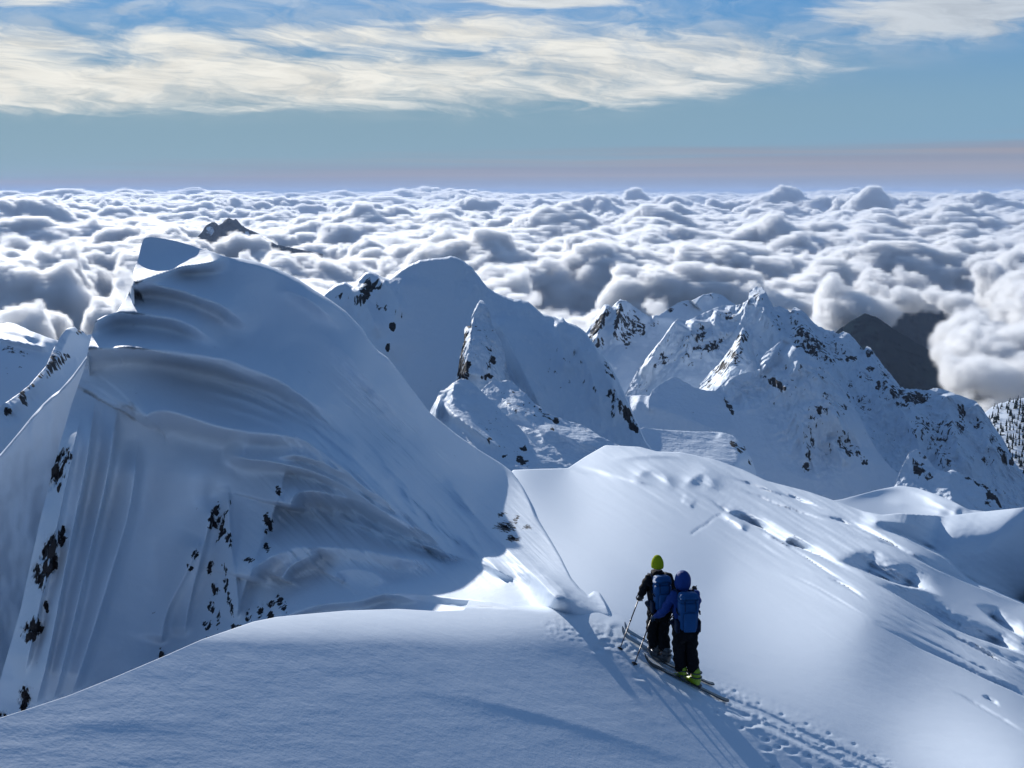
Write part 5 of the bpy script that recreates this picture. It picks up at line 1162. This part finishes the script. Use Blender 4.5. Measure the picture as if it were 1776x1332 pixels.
def make_ski(tail, tip, label, mat, width=0.105):
    """a touring ski lying between two ground points"""
    a = Vector(tail); b = Vector(tip); L = (b - a).length; d = (b - a).normalized(); s_ = d.cross(Vector((0, 0, 1))).normalized(); n_ = s_.cross(d).normalized()
    o = bpy.data.objects.new('ski', None); COL.objects.link(o); o.location = a
    tag(o, label, 'ski', 'skis of the two ski tourers')
    bm = bmesh.new(); rows = []
    for k in np.linspace(0, 1, 34):
        w = width * (0.80 + 0.30 * abs(2 * k - 1) ** 2) / 2
        if k > .93: w *= math.sqrt(max(0.03, 1 - ((k - .93) / .07) ** 2.2))
        if k < .03: w *= .72 + .28 * k / .03
        up = 0.10 * max(0, (k - .86) / .14) ** 2 + 0.02 * max(0, (.07 - k) / .07) ** 2
        c = d * (k * L) + n_ * (up + .012); rows.append([bm.verts.new(c + s_ * (q * w) + n_ * h) for q, h in ((-1, -.009), (1, -.009), (1, .002), (.85, .009), (-.85, .009), (-1, .002))])
    for i in range(len(rows) - 1):
        for k in range(6): bm.faces.new((rows[i][k], rows[i][(k + 1) % 6], rows[i + 1][(k + 1) % 6], rows[i + 1][k]))
    bm.faces.new(rows[0][::-1]); bm.faces.new(rows[-1])
    finish(bm, 'ski_board', mat, o, False)
    q = Matrix((s_, d, n_)).transposed()
    rbox('toe_binding', d * (L * .53) + n_ * .04, (.075, .09, .035), M_METAL, o, .01, rot=q, seg=1)
    rbox('heel_binding', d * (L * .36) + n_ * .045, (.06, .12, .05), M_METAL, o, .012, rot=q, seg=1)
    return o

def build_people():
    g2, D2 = ground(1191, 1184); g1, D1 = ground(1141, 1143)
    up = Vector((0, 0, 1))
    # second tourer, hooded blue jacket, nearer the viewer
    J2 = dict(pelvis=(0, -.02, .90), hem=(0, -.02, .84), waist=(0, .0, 1.05), chest=(-.01, .05, 1.31), collar=(-.02, .07, 1.47), neck=(-.02, .075, 1.48), skull=(-.025, .10, 1.62), crown=(-.025, .10, 1.70),
              sh_l=(-.195, .06, 1.40), el_l=(-.315, .08, 1.14), wr_l=(-.40, .26, 1.00), sh_r=(.185, .06, 1.40), el_r=(.23, .18, 1.15), wr_r=(.14, .38, 1.16),
              hip_l=(-.095, -.02, .86), kn_l=(-.07, .05, .50), an_l=(-.03, .02, .16), hip_r=(.095, -.02, .86), kn_r=(.115, .03, .50), an_r=(.155, -.08, .15))
    az2 = R(-6); az1 = R(-10)
    p2 = make_person(g2 + Vector((-.05, 0, .0)), az2, .955, J2, (M_NAVY, M_BLACK, M_NAVY, M_BOOT), 'second ski tourer in blue hooded jacket and black trousers, lime boots', True)
    make_boots(p2, J2, M_BOOT, R(-32))
    make_pack(p2, J2, 'blue backpack on the hooded tourer in the blue jacket', .31, 2)
    # first tourer, lime beanie, black jacket
    J1 = dict(pelvis=(0, -.02, .90), hem=(0, -.02, .84), waist=(-.01, .0, 1.05), chest=(-.02, .05, 1.31), collar=(-.02, .06, 1.47), neck=(-.02, .065, 1.49), skull=(-.02, .08, 1.62), crown=(-.02, .08, 1.71),
              sh_l=(-.20, .05, 1.41), el_l=(-.275, .10, 1.13), wr_l=(-.235, .30, 1.00), sh_r=(.185, .06, 1.41), el_r=(.29, .12, 1.15), wr_r=(.27, .32, 1.02),
              hip_l=(-.095, -.02, .86), kn_l=(-.10, .06, .50), an_l=(-.04, .05, .16), hip_r=(.095, -.02, .86), kn_r=(.08, .0, .48), an_r=(.08, -.14, .15))
    p1 = make_person(g1 + Vector((.0, 0, .0)), az1, .90, J1, (M_BLACK, M_BLACK, M_LIME, M_BOOTG), 'first ski tourer in black jacket and trousers with a lime beanie', False)
    make_boots(p1, J1, M_BOOTG, R(-32))
    make_pack(p1, J1, 'blue backpack on the tourer with the lime beanie', .29, 2)
    bpy.context.view_layer.update()
    def hand(p, J, k):
        w = Vector(J['wr_' + k]); e = Vector(J['el_' + k]); return p.matrix_world @ (w + (w - e).normalized() * .085)
    make_pole(hand(p1, J1, 'l') + up * .05, ground(1073, 1128)[0] - up * .03, 'pole planted in the snow by the left hand of the lime-beanie tourer')
    make_pole(hand(p2, J2, 'l') + up * .05, ground(1098, 1154)[0] - up * .03, 'pole planted by the left hand of the hooded blue tourer')
    make_pole(hand(p1, J1, 'r') + up * .05, ground(1146, 1118)[0] - up * .03, 'pole in the right hand of the lime-beanie tourer, seen between the two')
    h = hand(p2, J2, 'r'); tipd = Vector(pix_pt(1208, 1016, D2 - .02)); dd = (tipd - h).normalized()
    make_pole(h - dd * .55, tipd, 'pole held across the chest, its end poking out behind the hooded tourer')
    # skis
    def skis(pc, tail, tip, la, lb, mat):
        for (t0, t1), lab in ((tail, la), (tip, lb)):
            A_ = ground(*t0)[0] + up * .012; B_ = ground(*t1)[0] + up * .03; make_ski(A_, B_, lab, mat)
    skis(p2, ((1262, 1219), (1112, 1148)), ((1236, 1190), (1118, 1139)), 'near ski of the hooded tourer, tail showing behind the lime boots', 'far ski of the hooded tourer, half hidden by the trousers', M_SKI)
    skis(p1, ((1186, 1166), (1074, 1100)), ((1180, 1150), (1078, 1092)), 'near ski of the lime-beanie tourer, rounded tip by the crest', 'far ski of the lime-beanie tourer, tip beside the other', M_SKIG)
build_people()
